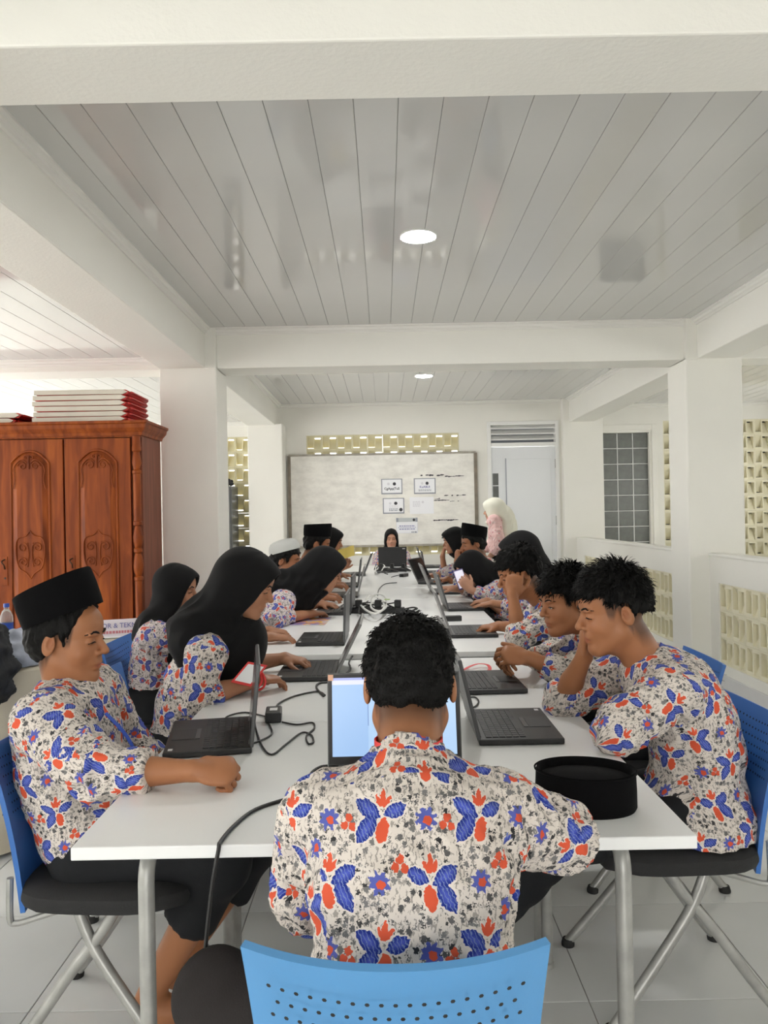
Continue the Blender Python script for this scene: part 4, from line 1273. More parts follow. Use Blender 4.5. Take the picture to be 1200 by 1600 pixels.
    g = mix(strk, ground, tuple(c*.52 for c in ground))
    grey = N.new('ShaderNodeValToRGB'); grey.color_ramp.elements[0].color = (leafdark*.4,leafdark*.4,leafdark*.45,1); grey.color_ramp.elements[1].color = (.20,.195,.195,1)
    L.new(sc_.outputs[1], grey.inputs['Fac'])
    g = mix(leaf, g, grey.outputs['Color'])
    lt = tuple(min(1, c*1.06) for c in ground)
    halo = mt('LESS_THAN', minall([W_, B_]), 1.30)
    g = mix(halo, g, lt)
    dt = vm('DOT_PRODUCT', wob, (1100/zoom, 520/zoom, 0)).outputs['Value']
    lines = mt('GREATER_THAN', mt('SINE', dt), .72)
    bl = N.new('ShaderNodeValToRGB'); e = bl.color_ramp.elements
    e[0].position = .1; e[0].color = (*[min(1, c*1.9+.05) for c in bluec], 1); e[1].position = .8; e[1].color = (*bluec, 1); L.new(W_, bl.inputs['Fac'])
    wcol = mix(lines, bl.outputs['Color'], (.17,.23,.46))
    g = mix(mt('LESS_THAN', FB, .92), g, tuple(min(1, c*1.35+.07) for c in bluec))
    g = mix(mt('LESS_THAN', W_, 1.0), g, wcol)
    g = mix(mt('LESS_THAN', FR, 1.0), g, redc)
    g = mix(mt('LESS_THAN', B_, 1.0), g, tuple(min(1, c*1.1) for c in redc))
    L.new(g, b.inputs['Base Color']); b.inputs['Roughness'].default_value = .8; b.inputs['Specular IOR Level'].default_value = .2
    return m
BK = {'main': batik('batik_shirt', (.66,.60,.55), (.014,.030,.235), (.60,.090,.042)),
      'girl': batik('batik_blouse', (.64,.57,.56), (.030,.030,.20), (.52,.09,.065), .06, .85)}
def pink_batik():
    m, nt, b = newmat('pink_floral'); N, L = nt.nodes, nt.links
    at = N.new('ShaderNodeAttribute'); at.attribute_name = 'cloth'
    vo = N.new('ShaderNodeTexVoronoi'); vo.inputs['Scale'].default_value = 22; L.new(at.outputs['Vector'], vo.inputs['Vector'])
    rp = N.new('ShaderNodeValToRGB'); e = rp.color_ramp.elements
    e[0].position = .2; e[0].color = (.60,.25,.26,1); e[1].position = .5; e[1].color = (.76,.50,.48,1); x = e.new(.34); x.color = (.78,.62,.60,1)
    L.new(vo.outputs['Distance'], rp.inputs['Fac']); L.new(rp.outputs['Color'], b.inputs['Base Color']); b.inputs['Roughness'].default_value = .8
    return m
M['pink'] = pink_batik()
M['blackcloth'] = mat('black_scarf', (.0085,.0085,.009), .85, sheen=.05, spec=.12, bump=.1, bscale=500)
M['whitecloth'] = mat('cream_scarf', (.74,.73,.62), .8, sheen=.1, bump=.05, bscale=300)
M['trousers'] = mat('black_trousers', (.011,.012,.014), .8, spec=.25, bump=.15, bscale=300)
M['trousers2'] = mat('brown_black_trousers', (.020,.017,.017), .85, spec=.2, bump=.15, bscale=300)
M['hair'] = mat('black_hair', (.004,.0038,.0036), .58, spec=.15, bump=.35, bscale=420, stretch=(1,1,.35))
M['eye'] = mat('eye_white', (.62,.58,.54), .25)
M['iris'] = mat('eye_dark', (.012,.008,.006), .2)
M['greycap'] = mat('grey_cap', (.50,.51,.49), .85, bump=.2, bscale=250)

# ------------------------------------------------------------------ figure builder
def head_frame(fwd, up):
    f = unit(fwd); u = np.asarray(up, float); u = unit(u - f*(u@f)); r = np.cross(f, u)
    return np.stack([r, f, u])      # rows: right, forward, up
class Head:
    def __init__(s, C, fwd, up=(0,0,1), k=1.0):
        s.C = np.asarray(C, float); s.B = head_frame(fwd, up); s.k = k
    def w(s, x, y, z): return s.C + (x*s.B[0] + y*s.B[1] + z*s.B[2])*s.k
    def loc(s, P): return ((P - s.C)@s.B.T)/s.k
    def e(s, x, y, z, rx, ry, rz, rot=0.0):
        Bm = s.B
        if rot:   # tilt about the right axis
            c, q = math.cos(rot), math.sin(rot)
            Bm = np.stack([s.B[0], c*s.B[1]+q*s.B[2], -q*s.B[1]+c*s.B[2]])
        return ell(s.w(x,y,z), (rx*s.k, ry*s.k, rz*s.k), Bm)
    def c(s, a, b, ra, rb): return cone(s.w(*a), s.w(*b), ra*s.k, rb*s.k)
def add_head(F, H, ears=True, female=False):
    F.op(H.e(0,-.012,.038,.074,.094,.084), .02)
    F.op(H.e(0,.022,-.035,.060,.070,.088), .03)
    F.op(H.e(0,.046,.045,.055,.042,.040), .03)
    for s in (-1,1):
        F.op(H.c((s*.048,.002,-.055), (s*.018,.062,-.098), .019, .017), .025)
        F.op(H.e(s*.040,.052,-.030,.022,.024,.026), .022)
    F.op(H.e(0,.070,-.100,.020,.018,.017), .02)
    for s in (-1,1): F.op(H.e(s*.030,.098,.004,.019,.014,.010), .012, 's')
    for s in (-1,1):
        F.op(H.e(s*.029,.083,.021,.021,.008,.0055), .010)
        F.op(H.e(s*.030,.0745,.001,.0150,.0135,.0115), .004)
    F.op(H.c((0,.083,.016), (0,.107,-.024), .0062, .0100), .008)
    F.op(H.e(0,.106,-.028,.0120,.0115,.0090), .006)
    for s in (-1,1): F.op(H.e(s*.0135,.092,-.032,.0078,.0105,.0075), .005)
    F.op(H.e(0,.080,-.056,.028,.012,.014), .014)
    F.op(H.e(0,.0870,-.0605,.0235,.0078,.0056), .006)
    F.op(H.e(0,.0850,-.0735,.0205,.0085,.0064), .006)
    F.op(H.e(0,.0965,-.0668,.022,.0075,.0014), .003, 's')
    if ears:
        for s in (-1,1):
            F.op(H.e(s*.0795,-.014,-.006,.0085,.0180,.030, -.18), .006)
            F.op(H.e(s*.0935,-.006,.000,.0140,.0125,.0215, -.18), .003, 's')
            F.op(H.e(s*.0815,.000,-.008,.004,.005,.007), .004)
def head_tint(H, P, female=False):
    q = H.loc(P); x, y, z = q[:,0], q[:,1], q[:,2]; ax = np.abs(x)
    t = np.ones((len(P),3))
    inh = (np.abs(x) < .1) & (y > .04) & (z > -.13) & (z < .09)
    def blend(mask, col):
        mk = np.clip(mask, 0, 1)[:,None]*inh[:,None]
        return t*(1-mk) + t*np.array(col)*mk
    lips = np.exp(-(((x/.021)**2 + ((z+.0665)/.0095)**2)**2))*(y > .078)
    t = blend(lips*.75, (1.0,.62,.66))
    cz = .0225 - .9*(ax-.030)**2*6 + .006*(ax > .0)*0
    brow = 0*np.exp(-((z-cz)/.0042)**2)*np.exp(-(((ax-.031)/.0195)**4))*(y > .05)
    t = blend(brow*.85, (.12,.10,.10))
    lash = .4*np.exp(-((z+.0035+4.5*(ax-.030)**2*0)/.0026)**2)*np.exp(-(((ax-.030)/.0150)**4))*(y > .06)
    t = blend(lash*.85, (.10,.07,.06))
    cheek = np.exp(-(((ax-.042)/.022)**2 + ((z+.03)/.025)**2))
    t = blend(cheek*.18, (1.15,.9,.85))
    return t
CURL = {'relax': (.30,.45,.30), 'flat': (.10,.18,.12), 'type': (.45,.55,.35), 'fist': (1.25,1.55,.9), 'half': (.75,.85,.5), 'cup': (.55,.5,.3)}
def add_hand(F, W_, d, n, thumb_side, pose='relax', k=1.0, spread=1.0, thumb=None):
    """wrist, finger direction, palm normal (out of the palm), thumb_side: +1 when the thumb is at n x d"""
    d = unit(d); n = np.asarray(n, float); n = unit(n - d*(n@d)); s = np.cross(n, d)*thumb_side
    W_ = np.asarray(W_, float)
    p = lambda a, b, c: W_ + (d*a + s*b + n*c)*k
    B = np.stack([d, s, n])
    F.op(ell(p(.050,.0,.0), (.052*k,.040*k,.0155*k), B), .012)
    F.op(ell(p(.070,.0,-.002), (.028*k,.041*k,.0135*k), B), .010)
    F.op(ell(p(.030,.022,.006), (.030*k,.018*k,.016*k), B), .012)
    c1, c2, c3 = CURL[pose]
    for i, (b, l, r) in enumerate(((.031,.074,.0088),(.0105,.081,.0090),(-.011,.075,.0086),(-.031,.059,.0078))):
        a0 = p(.086-abs(b-.005)*.25, b, -.001)
        fan = (b-.002)*1.6*spread
        dd = d*math.cos(fan) + s*math.sin(fan)
        ang = 0.0; q = a0
        jit = .06*((i*37) % 5 - 2)/2
        for seg, (fr, cv) in enumerate(((.45,c1+jit),(.31,c2),(.24,c3))):
            ang += cv
            e = q + (dd*math.cos(ang) + n*math.sin(ang))*l*fr*k
            F.op(cone(q, e, r*k*(1-.08*seg), r*k*(.93-.09*seg)), .004)
            q = e
    t0 = p(.022,.030,.006)
    if pose == 'fist': td1, td2 = d*.75+s*.35+n*.55, d*.72-s*.55+n*.35
    elif thumb is not None: td1, td2 = thumb
    else: td1, td2 = d*.72+s*.62+n*.28, d*.90+s*.30+n*.25
    e1 = t0 + unit(td1)*.042*k; e2 = e1 + unit(td2)*.036*k
    F.op(cone(t0, e1, .0135*k, .0105*k), .010); F.op(cone(e1, e2, .0105*k, .0085*k), .004)
def ik(S, W_, l1, l2, pole):
    S = np.asarray(S, float); W_ = np.asarray(W_, float); d = W_-S; L = np.linalg.norm(d)
    if L > (l1+l2)*.995: l1 *= L/((l1+l2)*.995); l2 *= L/((l1+l2)*.995) if False else 1.0; l2 = max(l2, L/.995-l1)
    a = (l1*l1-l2*l2+L*L)/(2*L); h = math.sqrt(max(l1*l1-a*a, 0)); u = d/L
    p = np.asarray(pole, float); p = unit(p - u*(p@u))
    return S + u*a + p*h

def person(label, hip, neck, head, hfwd, face, arms, hup=None, skin='tan', style='hair', shirt='main', near=False, sleeve=.55, group='students at the long table',
           legs=None, trousers='trousers', hem=None, hk=1.0, seed=1, sw=.165, drape=(), skirt=False, cap_tilt=.2, hair_kw=None, stand=False, slim=1.0, bend=.05, uv0=(0,0), lanyard=None, cuffr=.047, drop=0.0, flow=True, short=False, eyes=False, peak=0.0, long=0.0):
    hip, neck, head = (np.asarray(a, float) for a in (hip, neck, head))
    Fw = unit(face); Z_ = V(0,0,1); Rt = np.cross(Fw, Z_); Rt = unit(Rt)
    axis = unit(neck-hip)
    root = thing('person', label, 'person', (float(hip[0]), float(hip[1]), 0), 0, group)
    org = V(hip[0], hip[1], 0)
    H = Head(head, hfwd, hup if hup is not None else (0,0,1), hk)
    Bk = unit(np.cross(axis, Rt))*-1     # torso forward
    Tf = unit(np.cross(Z_ if abs(axis@Rt) > .9 else np.cross(Rt, axis)*0+axis, Rt)) if False else unit(np.cross(axis, Rt)*-1)
    if Tf@Fw < 0: Tf = -Tf
    Tm = np.stack([Rt, Tf, axis])
    sp = lambda t: hip + (neck-hip)*t - Tf*bend*4*t*(1-t)      # slouched spine curve
    sh = {}
    for sd, nm in ((1,'R'),(-1,'L')):
        sh[nm] = neck - axis*(.055+drop) + Rt*sd*sw
    A = {}
    for nm, sd in (('R',1),('L',-1)):
        a = arms[nm]
        el_ = np.asarray(a['e'], float) if 'e' in a else ik(sh[nm], a['w'], .275, .245, a.get('pole', (0,0,-1)))
        A[nm] = (sh[nm], el_, np.asarray(a['w'], float), a)
    # legs
    hj = {nm: hip + Rt*sd*.085 for nm, sd in (('R',1),('L',-1))}
    if legs is None:
        if stand: legs = {nm: (hj[nm]+V(0,0,-.42)+Fw*.01, V(*(hj[nm][:2]+Fw[:2]*0.0), .07)) for nm in 'RL'}
        else: legs = {nm: (hj[nm] + Fw*.40 + V(0,0,-.01), V(*(hj[nm]+Fw*.40)[:2], .07)) for nm in 'RL'}
    # ---------------- skin: one continuous figure
    pts = [hip, neck, head] + [x for nm in 'RL' for x in A[nm][:3]] + [x for nm in 'RL' for x in legs[nm]]
    hd = {nm: A[nm][2] + unit(A[nm][3]['d'])*.09 for nm in 'RL'}
    pts += list(hd.values())
    lo = np.min(pts, 0)-.16; hi = np.max(pts, 0)+.16; lo[2] = -.01; hi[2] = head[2]+.19
    if near: F = Field(lo, hi, .010, [(head, .13, .0030)] + [(hd[nm]-unit(A[nm][3]['d'])*.03, .085, .0036) for nm in 'RL'])
    else: F = Field(lo, hi, .014, [(head, .13, .0058)] + [(hd[nm]-unit(A[nm][3]['d'])*.03, .085, .0060) for nm in 'RL'])
    for t, rx, ry in ((.0,.115,.085),(.3,.105,.075),(.55,.105,.075),(.74,.09,.055)): F.op(ell(sp(t), (rx*slim,ry*slim,.09), Tm), .04)
    F.op(cone(sh['R']-axis*.012, sh['L']-axis*.012, .036, .036), .02)
    F.op(cone(neck-axis*.03, H.w(0,-.020,-.040), .052 if style == 'hijab' else .060, .048 if style == 'hijab' else .0575), .03)
    for nm in 'RL':
        S, e_, w_, a = A[nm]
        F.op(cone(S, e_, .045*slim, .038*slim), .02); F.op(cone(e_, e_+(w_-e_)*.45, .037*slim, .034*slim), .012); F.op(cone(e_+(w_-e_)*.45, w_, .034*slim, .0235), .01)
        kn, an = legs[nm]
        F.op(cone(hj[nm], kn, .072, .052), .03); F.op(cone(kn, kn+(an-kn)*.35, .050, .050), .02); F.op(cone(kn+(an-kn)*.35, an, .050, .034), .02)
        F.op(ell(an + Fw*.06 + V(0,0,-.035), (.042,.11,.034), np.stack([Rt, Fw, Z_])), .03)
    add_head(F, H, ears=style in ('hair','peci','cap'))
    for nm, sd in (('R',1),('L',-1)):
        a = A[nm][3]
        F.op(cone(A[nm][2], A[nm][2]+unit(a['d'])*.03, .0235, .020), .012)
        add_hand(F, A[nm][2], a['d'], a['n'], -sd, a.get('pose','relax'), a.get('k',1.0)*(1.0 if slim >= 1 else .93), a.get('spread',1.0), a.get('thumb'))
    Vt, Q = F.nets()
    Vt = relax(Vt, Q, 1, .4)
    me = np_mesh('body', Vt-org, Q)
    tint = head_tint(H, Vt)
    if style in ('hair','peci','cap'):
        q = H.loc(Vt)
        zl = np.interp(q[:,1], [-.2,-.05,-.02,.010,.022,.036,.050], [-.112,-.112,-.060,.004,-.022,-.018,.05])
        mk = np.clip((q[:,2]-zl)/np.where(q[:,1] < -.03, .045, .022), 0, 1)*(q[:,2] > -.12)*(q[:,2] < .08)*np.clip((.055-q[:,1])/.012, 0, 1)*(np.abs(q[:,0]) < .083)
        ear = (np.abs(q[:,0]) > .0765) & (q[:,1] > -.045) & (q[:,1] < .02) & (np.abs(q[:,2]+.006) < .045)
        mk = np.where(ear, 0, mk)[:,None]*.80
        bowl_shade = np.exp(-((((q[:,1]+.007)/.0105)**2+((q[:,2]-.001)/.0185)**2)**2))*(np.abs(q[:,0]) > .0735)  # shade of the ear hollow, painted into the skin tint
        tint = tint*(1-.5*bowl_shade[:,None]) + tint*np.array([.75,.55,.5])*.5*bowl_shade[:,None]
        tint = tint*(1-mk) + tint*np.array([.16,.17,.19])*mk
    def surf(x, z):
        ys = np.linspace(.135, .03, 180); P3 = np.array([H.w(x, y, z) for y in ys])
        ii = [np.clip(np.searchsorted(F.ax[k], P3[:,k])-1, 0, len(F.ax[k])-2) for k in range(3)]
        fr = [(P3[:,k]-F.ax[k][ii[k]])/(F.ax[k][ii[k]+1]-F.ax[k][ii[k]]) for k in range(3)]
        val = 0
        for a in (0,1):
            for b in (0,1):
                for c in (0,1):
                    val = val + F.f[ii[0]+a, ii[1]+b, ii[2]+c]*(fr[0] if a else 1-fr[0])*(fr[1] if b else 1-fr[1])*(fr[2] if c else 1-fr[2])
        k = int(np.argmax(val < 0)); return ys[k] if val[k] < 0 else .07
    for sd in (-1,1):
        bpts = [H.w(sd*x, surf(sd*x, z)+.0015, z)-org for (x, z) in ((.011,.0215),(.018,.0245),(.027,.0275),(.036,.0280),(.044,.0245),(.050,.0195))]
        MB().tube(bpts, [.0016,.0028,.0030,.0026,.0020,.0009], 6).build('eyebrow', M['hair'], root, smooth=True)
        epts = [H.w(sd*x, surf(sd*x, z)+.0010, z)-org for (x, z) in ((.0145,-.0030),(.020,-.0005),(.028,.0005),(.036,-.0005),(.0435,-.0040))]
        MB().tube(epts, [.0008,.0015,.0018,.0018,.0012], 6).build('eyelashes', M['hair'], root, smooth=True)
        if eyes:
            x, z = sd*.029, -.0045; y = surf(x, z)
            e = MB(); e.lathe([(.0002,-1),(.5,-.86),(.866,-.5),(1,0),(.866,.5),(.5,.86),(.0002,1)], n=12, cap=False)
            e.v = [tuple(H.w(x+a*.0105, y-.0016+b*.0030, z+c*.0036)-org) for (a,b,c) in e.v]; e.build('eye', M['eye'], root, smooth=True)
            e = MB(); e.lathe([(.0002,-1),(.5,-.86),(.866,-.5),(1,0),(.866,.5),(.5,.86),(.0002,1)], n=12, cap=False)
            e.v = [tuple(H.w(x+a*.0042, y-.0006+b*.0026, z+c*.0036)-org) for (a,b,c) in e.v]; e.build('iris', M['iris'], root, smooth=True)
    col = me.color_attributes.new('tint', 'FLOAT_COLOR', 'POINT')
    col.data.foreach_set('color', np.concatenate([tint, np.ones((len(Vt),1))], 1).astype(np.float32).ravel())
    link('body', me, SK[skin], root)
    # ---------------- shirt
    seg = []     # (tag, a, b, ra, rb) used for the cloth coordinates
    lo = np.min([hip, neck]+[x for nm in 'RL' for x in A[nm][:3]], 0)-.17; hi = np.max([hip, neck]+[x for nm in 'RL' for x in A[nm][:3]], 0)+.17
    hs = .0062 if near else .0105
    G = Field(lo, hi, hs)
    tz = sp(-.12)
    for t, rx, ry in ((-.10,.158,.122),(.10,.160,.125),(.35,.158,.122),(.58,.165,.122),(.78,.168,.112)):
        G.op(ell(sp(t), (rx*slim,ry*slim,.11), Tm), .05)
    if long: G.op(ell(hip-axis*.03, (.208,.170,.15), Tm), .05)
    G.op(cone(sh['R']+axis*.0, sh['L'], .060*slim, .060*slim), .05)
    G.op(cone(neck-axis*.035, (sh['R']+sh['L'])/2, .075, .08), .05)
    for nm in 'RL':
        S, e_, w_, a = A[nm]
        G.op(cone(neck-axis*.03, S, .05, .058*slim), .03)
        G.op(cone(S, e_, .072*slim, .062*slim), .025)
        sl = a.get('sleeve', sleeve)
        ce_ = e_ + (w_-e_)*sl
        G.op(cutcone(e_, ce_, .060*slim, cuffr), .015)
        seg.append((nm, S, e_, ce_))
    # hem
    hm = hip - axis*(.11+long)
    nn = -axis
    GG = G.full()
    hemd = (GG[0]-hm[0])*nn[0]+(GG[1]-hm[1])*nn[1]+(GG[2]-hm[2])*nn[2]
    arm_d = np.minimum.reduce([np.minimum(cone(s_, e_, .075, .065)[0](*GG), cone(e_, c_, .063, .05)[0](*GG)) for (_, s_, e_, c_) in seg])
    G.f = np.where(arm_d < .004, G.f, np.maximum(G.f, hemd)).astype(np.float32)
    # neck hole
    G.op(cone(neck+axis*.03+Tf*.012, H.w(0,-.02,-.07), .052, .056), .010, 's')
    if style in ('hair','peci','cap'):
        nb = neck-axis*.012; nt_ = nb + unit(H.w(0,-.02,-.06)-nb)*.05
        ra, rb = cone(nb, nt_, .072, .068), cone(nb-axis*.02, nt_+axis*.03, .062, .059)
        def collar(X, Y, Z, a=ra[0], b=rb[0], p=nb, u=unit(nt_-nb)):
            t = (X-p[0])*u[0]+(Y-p[1])*u[1]+(Z-p[2])*u[2]
            return np.maximum(np.maximum(a(X,Y,Z), -b(X,Y,Z)), t-.030)
        G.op((collar, ra[1], ra[2]), .008)
    Vt, Q = G.nets(); Vt = relax(Vt, Q, 2 if near else 1, .5)
    nrm = vnormals(Vt, Q)
    el_d = np.minimum.reduce([np.linalg.norm(Vt-e_, axis=1) for (_, S, e_, c_) in seg] + [np.linalg.norm(Vt-(S-axis*.09), axis=1)*1.2 for (_, S, e_, c_) in seg])
    amp = .0038 + .0060*np.exp(-(el_d/.10)**2)
    dsp = waves(Vt, seed, 1.0, .075)
    dsp = amp*(.6-1.25*np.abs(dsp)) + waves(Vt, seed+200, .0028, .16)
    # creases bunch near elbows and waist
    Vt = Vt + nrm*dsp[:,None]
    if long: Vt[:,2] = np.maximum(Vt[:,2], .468)
    # cloth coordinates: one flat piece of cloth per face (panels meet in seams)
    rel = Vt - hip
    s_ = rel@Rt; f_ = rel@Tf; h_ = rel@axis
    ns = nrm.copy()
    for _ in range(6): ns = relax(ns, Q, 1, .7)
    ns /= np.maximum(np.linalg.norm(ns, axis=1), 1e-9)[:,None]
    cand = [np.stack([s_+.083, h_], 1), np.stack([-s_+.77, h_], 1), np.stack([f_*np.sign(s_)+.31, h_+.04], 1), np.stack([s_+.083, f_+.61], 1)]
    lab = np.where(ns@Tf > 0, 1, 0)
    lab = np.where(np.abs(ns@Rt) > .74, 2, lab); lab = np.where(np.abs(ns@axis) > .72, 3, lab)
    best = np.full(len(Vt), .014)
    td = ell(sp(.55), (.150*slim,.112*slim,.30), Tm)[0](Vt[:,0], Vt[:,1], Vt[:,2])
    for i, (nm, S, e_, c_) in enumerate(seg):
        for (a, b, ra, rb, o_) in ((S, e_, .070, .060, 0.0), (e_, c_+(c_-e_)*.02, .060, .048, np.linalg.norm(e_-S))):
            d = cone(a, b, ra, rb)[0](Vt[:,0], Vt[:,1], Vt[:,2])
            ax_ = unit(b-a); r0 = unit(np.cross(ax_, Fw if abs(ax_@Fw) < .9 else Z_)); r1 = np.cross(ax_, r0)
            # turn the frame so that the unavoidable wrap seam faces the body
            ref = unit((hip+neck)/2 - a); r0 = -unit(ref - ax_*(ref@ax_)); r1 = np.cross(ax_, r0)
            q = Vt-a; al = q@ax_; an_ = np.arctan2(q@r1, q@r0)
            msk = (d < best) & (al > -.01) & (td > 0)
            lab = np.where(msk, len(cand), lab); best = np.where(msk, d, best)
            cand.append(np.stack([an_*.062 + .4 + i*.21, -(al+o_) + .52 + i*.09], 1))
    C_ = np.stack(cand)                      # pieces x verts x 2
    fl_ = np.sort(lab[Q], axis=1)[:,2]
    uv = C_[fl_[:,None], Q]                  # faces x 4 x 2
    du = uv[:,:,0].max(1)-uv[:,:,0].min(1)
    wrap = du > .2                            # faces that straddle the wrap seam of a sleeve
    uv[wrap,:,0] = np.where(uv[wrap,:,0] < uv[wrap,:,0].mean(1)[:,None], uv[wrap,:,0]+2*math.pi*.062, uv[wrap,:,0])
    me = np_mesh('shirt', Vt-org, Q)
    at = me.attributes.new('cloth', 'FLOAT_VECTOR', 'CORNER')
    full = np.concatenate([uv + np.array(uv0) + 3.0, np.zeros(uv.shape[:2]+(1,))], 2)
    at.data.foreach_set('vector', full.astype(np.float32).ravel())
    link('shirt', me, M['pink'] if shirt == 'pink' else BK[shirt], root)
    # ---------------- trousers / skirt
    pts = [hip] + [x for nm in 'RL' for x in legs[nm]]
    lo = np.min(pts, 0)-.16; hi = np.max(pts, 0)+.16; lo[2] = -.01
    G = Field(lo, hi, .012 if near else .017)
    G.op(ell(hip+V(0,0,-.0), (.168,.135,.115), np.stack([Rt, Fw, Z_])), .05)
    for nm in 'RL':
        kn, an = legs[nm]
        G.op(cone(hj[nm]+V(0,0,.0), kn, .094, .072), .05 if not skirt else .12)
        if hem is None: G.op(cone(kn, an+V(0,0,.0), .070, .058), .04 if not skirt else .16)
        else: G.op(cutcone(kn, kn+(an-kn)*hem, .070, .068), .04)
    if skirt and not stand:
        k0, k1 = legs['R'][0], legs['L'][0]
        G.op(cone(k0, k1, .06, .06), .08); G.op(cone((hip+k0)/2, (hip+k1)/2, .07, .07), .08)
    Vt, Q = G.nets(); Vt = relax(Vt, Q, 1, .5)
    nrm = vnormals(Vt, Q); Vt = Vt + nrm*(waves(Vt, seed+50, .004, .12))[:,None]; Vt[:,2] = np.maximum(Vt[:,2], .003)
    link('skirt' if skirt else 'trousers', np_mesh('trousers', Vt-org, Q), M[trousers], root)
    # ---------------- head wear
    if style in ('hijab',):
        mt_ = M['whitecloth'] if shirt == 'pink' else M['blackcloth']
        dp = [(np.asarray(c, float), r) for (c, r) in drape]
        pts = [head, neck] + [c for c, _ in dp]
        lo = np.min(pts, 0)-.26; hi = np.max(pts, 0)+.24
        G = Field(lo, hi, .0055 if near else .0085)
        G.op(H.e(0,-.018,.034,.090,.108,.104), .02)
        G.op(H.e(0,.045,.036,.076,.082,.078), .03)
        G.op(H.e(0,.005,-.055,.078,.090,.100), .04)
        G.op(cone(H.w(0,-.015,-.06), neck-axis*.0, .084, .100), .05)
        if flow: G.op(cone(H.w(0,-.045,.015), neck-Tf*.075-axis*.05, .078, .085), .06)
        if not short:
            G.op(ell(neck - axis*.045, (.172*slim,.104,.080), Tm), .05)
            G.op(ell(neck + Tf*.045 - axis*.11, (.125,.090,.125), Tm), .05)
            G.op(ell(neck - Tf*.035 - axis*.09, (.138,.090,.11), Tm), .05)
        for c, r in dp: G.op(ell(c, r, Tm), .06)
        # the edge runs straight from the peak over the forehead down to the chin; hollow inside for the face
        nrm_ = H.B[1]*.93 - H.B[2]*.367
        pk = H.w(0,.108,.080+peak)
        lo_, hi_ = H.w(0,.09,-.03)-.14, H.w(0,.09,-.03)+.14
        chin = H.w(0,.06,-.112)
        def wedge(X, Y, Z):
            a = (X-pk[0])*nrm_[0]+(Y-pk[1])*nrm_[1]+(Z-pk[2])*nrm_[2]
            q_ = H.B[2]; b_ = (X-chin[0])*q_[0]+(Y-chin[1])*q_[1]+(Z-chin[2])*q_[2]
            return np.maximum(-a, -b_)
        G.op((wedge, lo_, hi_), .006, 's', 0.0)
        G.op(H.e(0,.090,-.012,.060,.082,.090), .008, 's')
        Vt, Q = G.nets(); Vt = relax(Vt, Q, 2, .5)
        q = H.loc(Vt); low = np.clip((-.02-q[:,2])/.1, .18, 1)*np.clip((.09-q[:,1])/.08, .1, 1)
        ang = np.arctan2(q[:,0], q[:,1]-.02)
        nrm = vnormals(Vt, Q)
        fold = np.sin(ang*7 + q[:,2]*26 + 1.3*np.sin(q[:,2]*22+seed))*.0060 + (.5-np.abs(waves(Vt, seed+9, 1.0, .13)))*.009
        Vt = Vt + nrm*(fold*low)[:,None]
        link('headscarf', np_mesh('headscarf', Vt-org, Q), mt_, root)
    else:
        kw = dict(vol=.013, top=.016, line=.058, strands=0, spike=.35, side=-.014, nape=-.060, len=.026, rag=1.0, fwd=.25); kw.update(hair_kw or {})
        G = Field(head-.17, head+.17, .0042 if near else .007)
        G.op(H.e(0,-.014,.040,.074+kw['vol'],.094+kw['vol'],.084+kw['top']), .01)
        G.op(H.e(0,.040,.045,.055+kw['vol'],.042+kw['vol']*.8,.040+kw['vol']), .02)
        G.op(H.e(0,-.045,-.015,.064+kw['vol']*.6,.058+kw['vol']*.7,.055), .03)
        GG = G.full()
        qx = sum((GG[k]-head[k])*H.B[0,k] for k in range(3))/hk; qy = sum((GG[k]-head[k])*H.B[1,k] for k in range(3))/hk; qz = sum((GG[k]-head[k])*H.B[2,k] for k in range(3))/hk
        zmin = np.interp(qy, [-.2,-.045,-.030,-.020,.012,.018,.030,.040,.062,.2], [kw['nape'],kw['nape'],max(-.030,kw['nape']),max(.012,kw['side']),max(.026,kw['side']),kw['side'],kw['side']+.002,max(.030,kw['side']+.012),kw['line'],kw['line']+.012])
        wv = .006*np.sin(qx*150+1.2*np.sin(qy*90))+.004*np.sin(qx*260+qy*140)
        G.f = np.maximum(G.f, ((zmin-qz+wv*kw['rag'])*.75*hk)).astype(np.float32)
        Vt, Q = G.nets(); Vt = relax(Vt, Q, 1, .5)
        nrm = vnormals(Vt, Q)
        lq = H.loc(Vt)
        Vt = Vt + nrm*(waves(Vt, seed+3, .0035, .035))[:,None]
        allV, allQ = [Vt], [Q]
        if kw['strands']:
            rg = np.random.default_rng(seed); idx = rg.integers(0, len(Vt), kw['strands'])
            B0 = Vt[idx]; Nn = nrm[idx]
            crown = H.w(0,-.05,.12)
            fl_ = B0-crown; fl_ -= Nn*np.sum(fl_*Nn, 1)[:,None]; fl_ /= np.maximum(np.linalg.norm(fl_, axis=1), 1e-6)[:,None]
            lz = H.loc(B0)[:,2]
            up_w = np.clip((lz-.0)/.09, .12, 1)
            fw_ = np.tile(H.B[1], (len(B0),1)); fw_ -= Nn*np.sum(fw_*Nn, 1)[:,None]
            D_ = fl_*.7 + fw_*kw['fwd']*up_w[:,None] + Nn*(kw['spike']*up_w)[:,None] + rg.normal(size=B0.shape)*.22
            D_ /= np.linalg.norm(D_, axis=1)[:,None]
            Ln = kw['len']*rg.uniform(.5,1.2,len(B0))*(.35+.65*up_w)
            sd_ = np.cross(D_, Nn); sd_ /= np.maximum(np.linalg.norm(sd_, axis=1), 1e-6)[:,None]
            wd_ = .0019*rg.uniform(.7,1.5,len(B0))
            p0 = B0 - Nn*.003; p1 = B0 + D_*Ln[:,None]*.55 + Nn*.001; p2 = B0 + D_*Ln[:,None] - V(0,0,1)*Ln[:,None]*.12
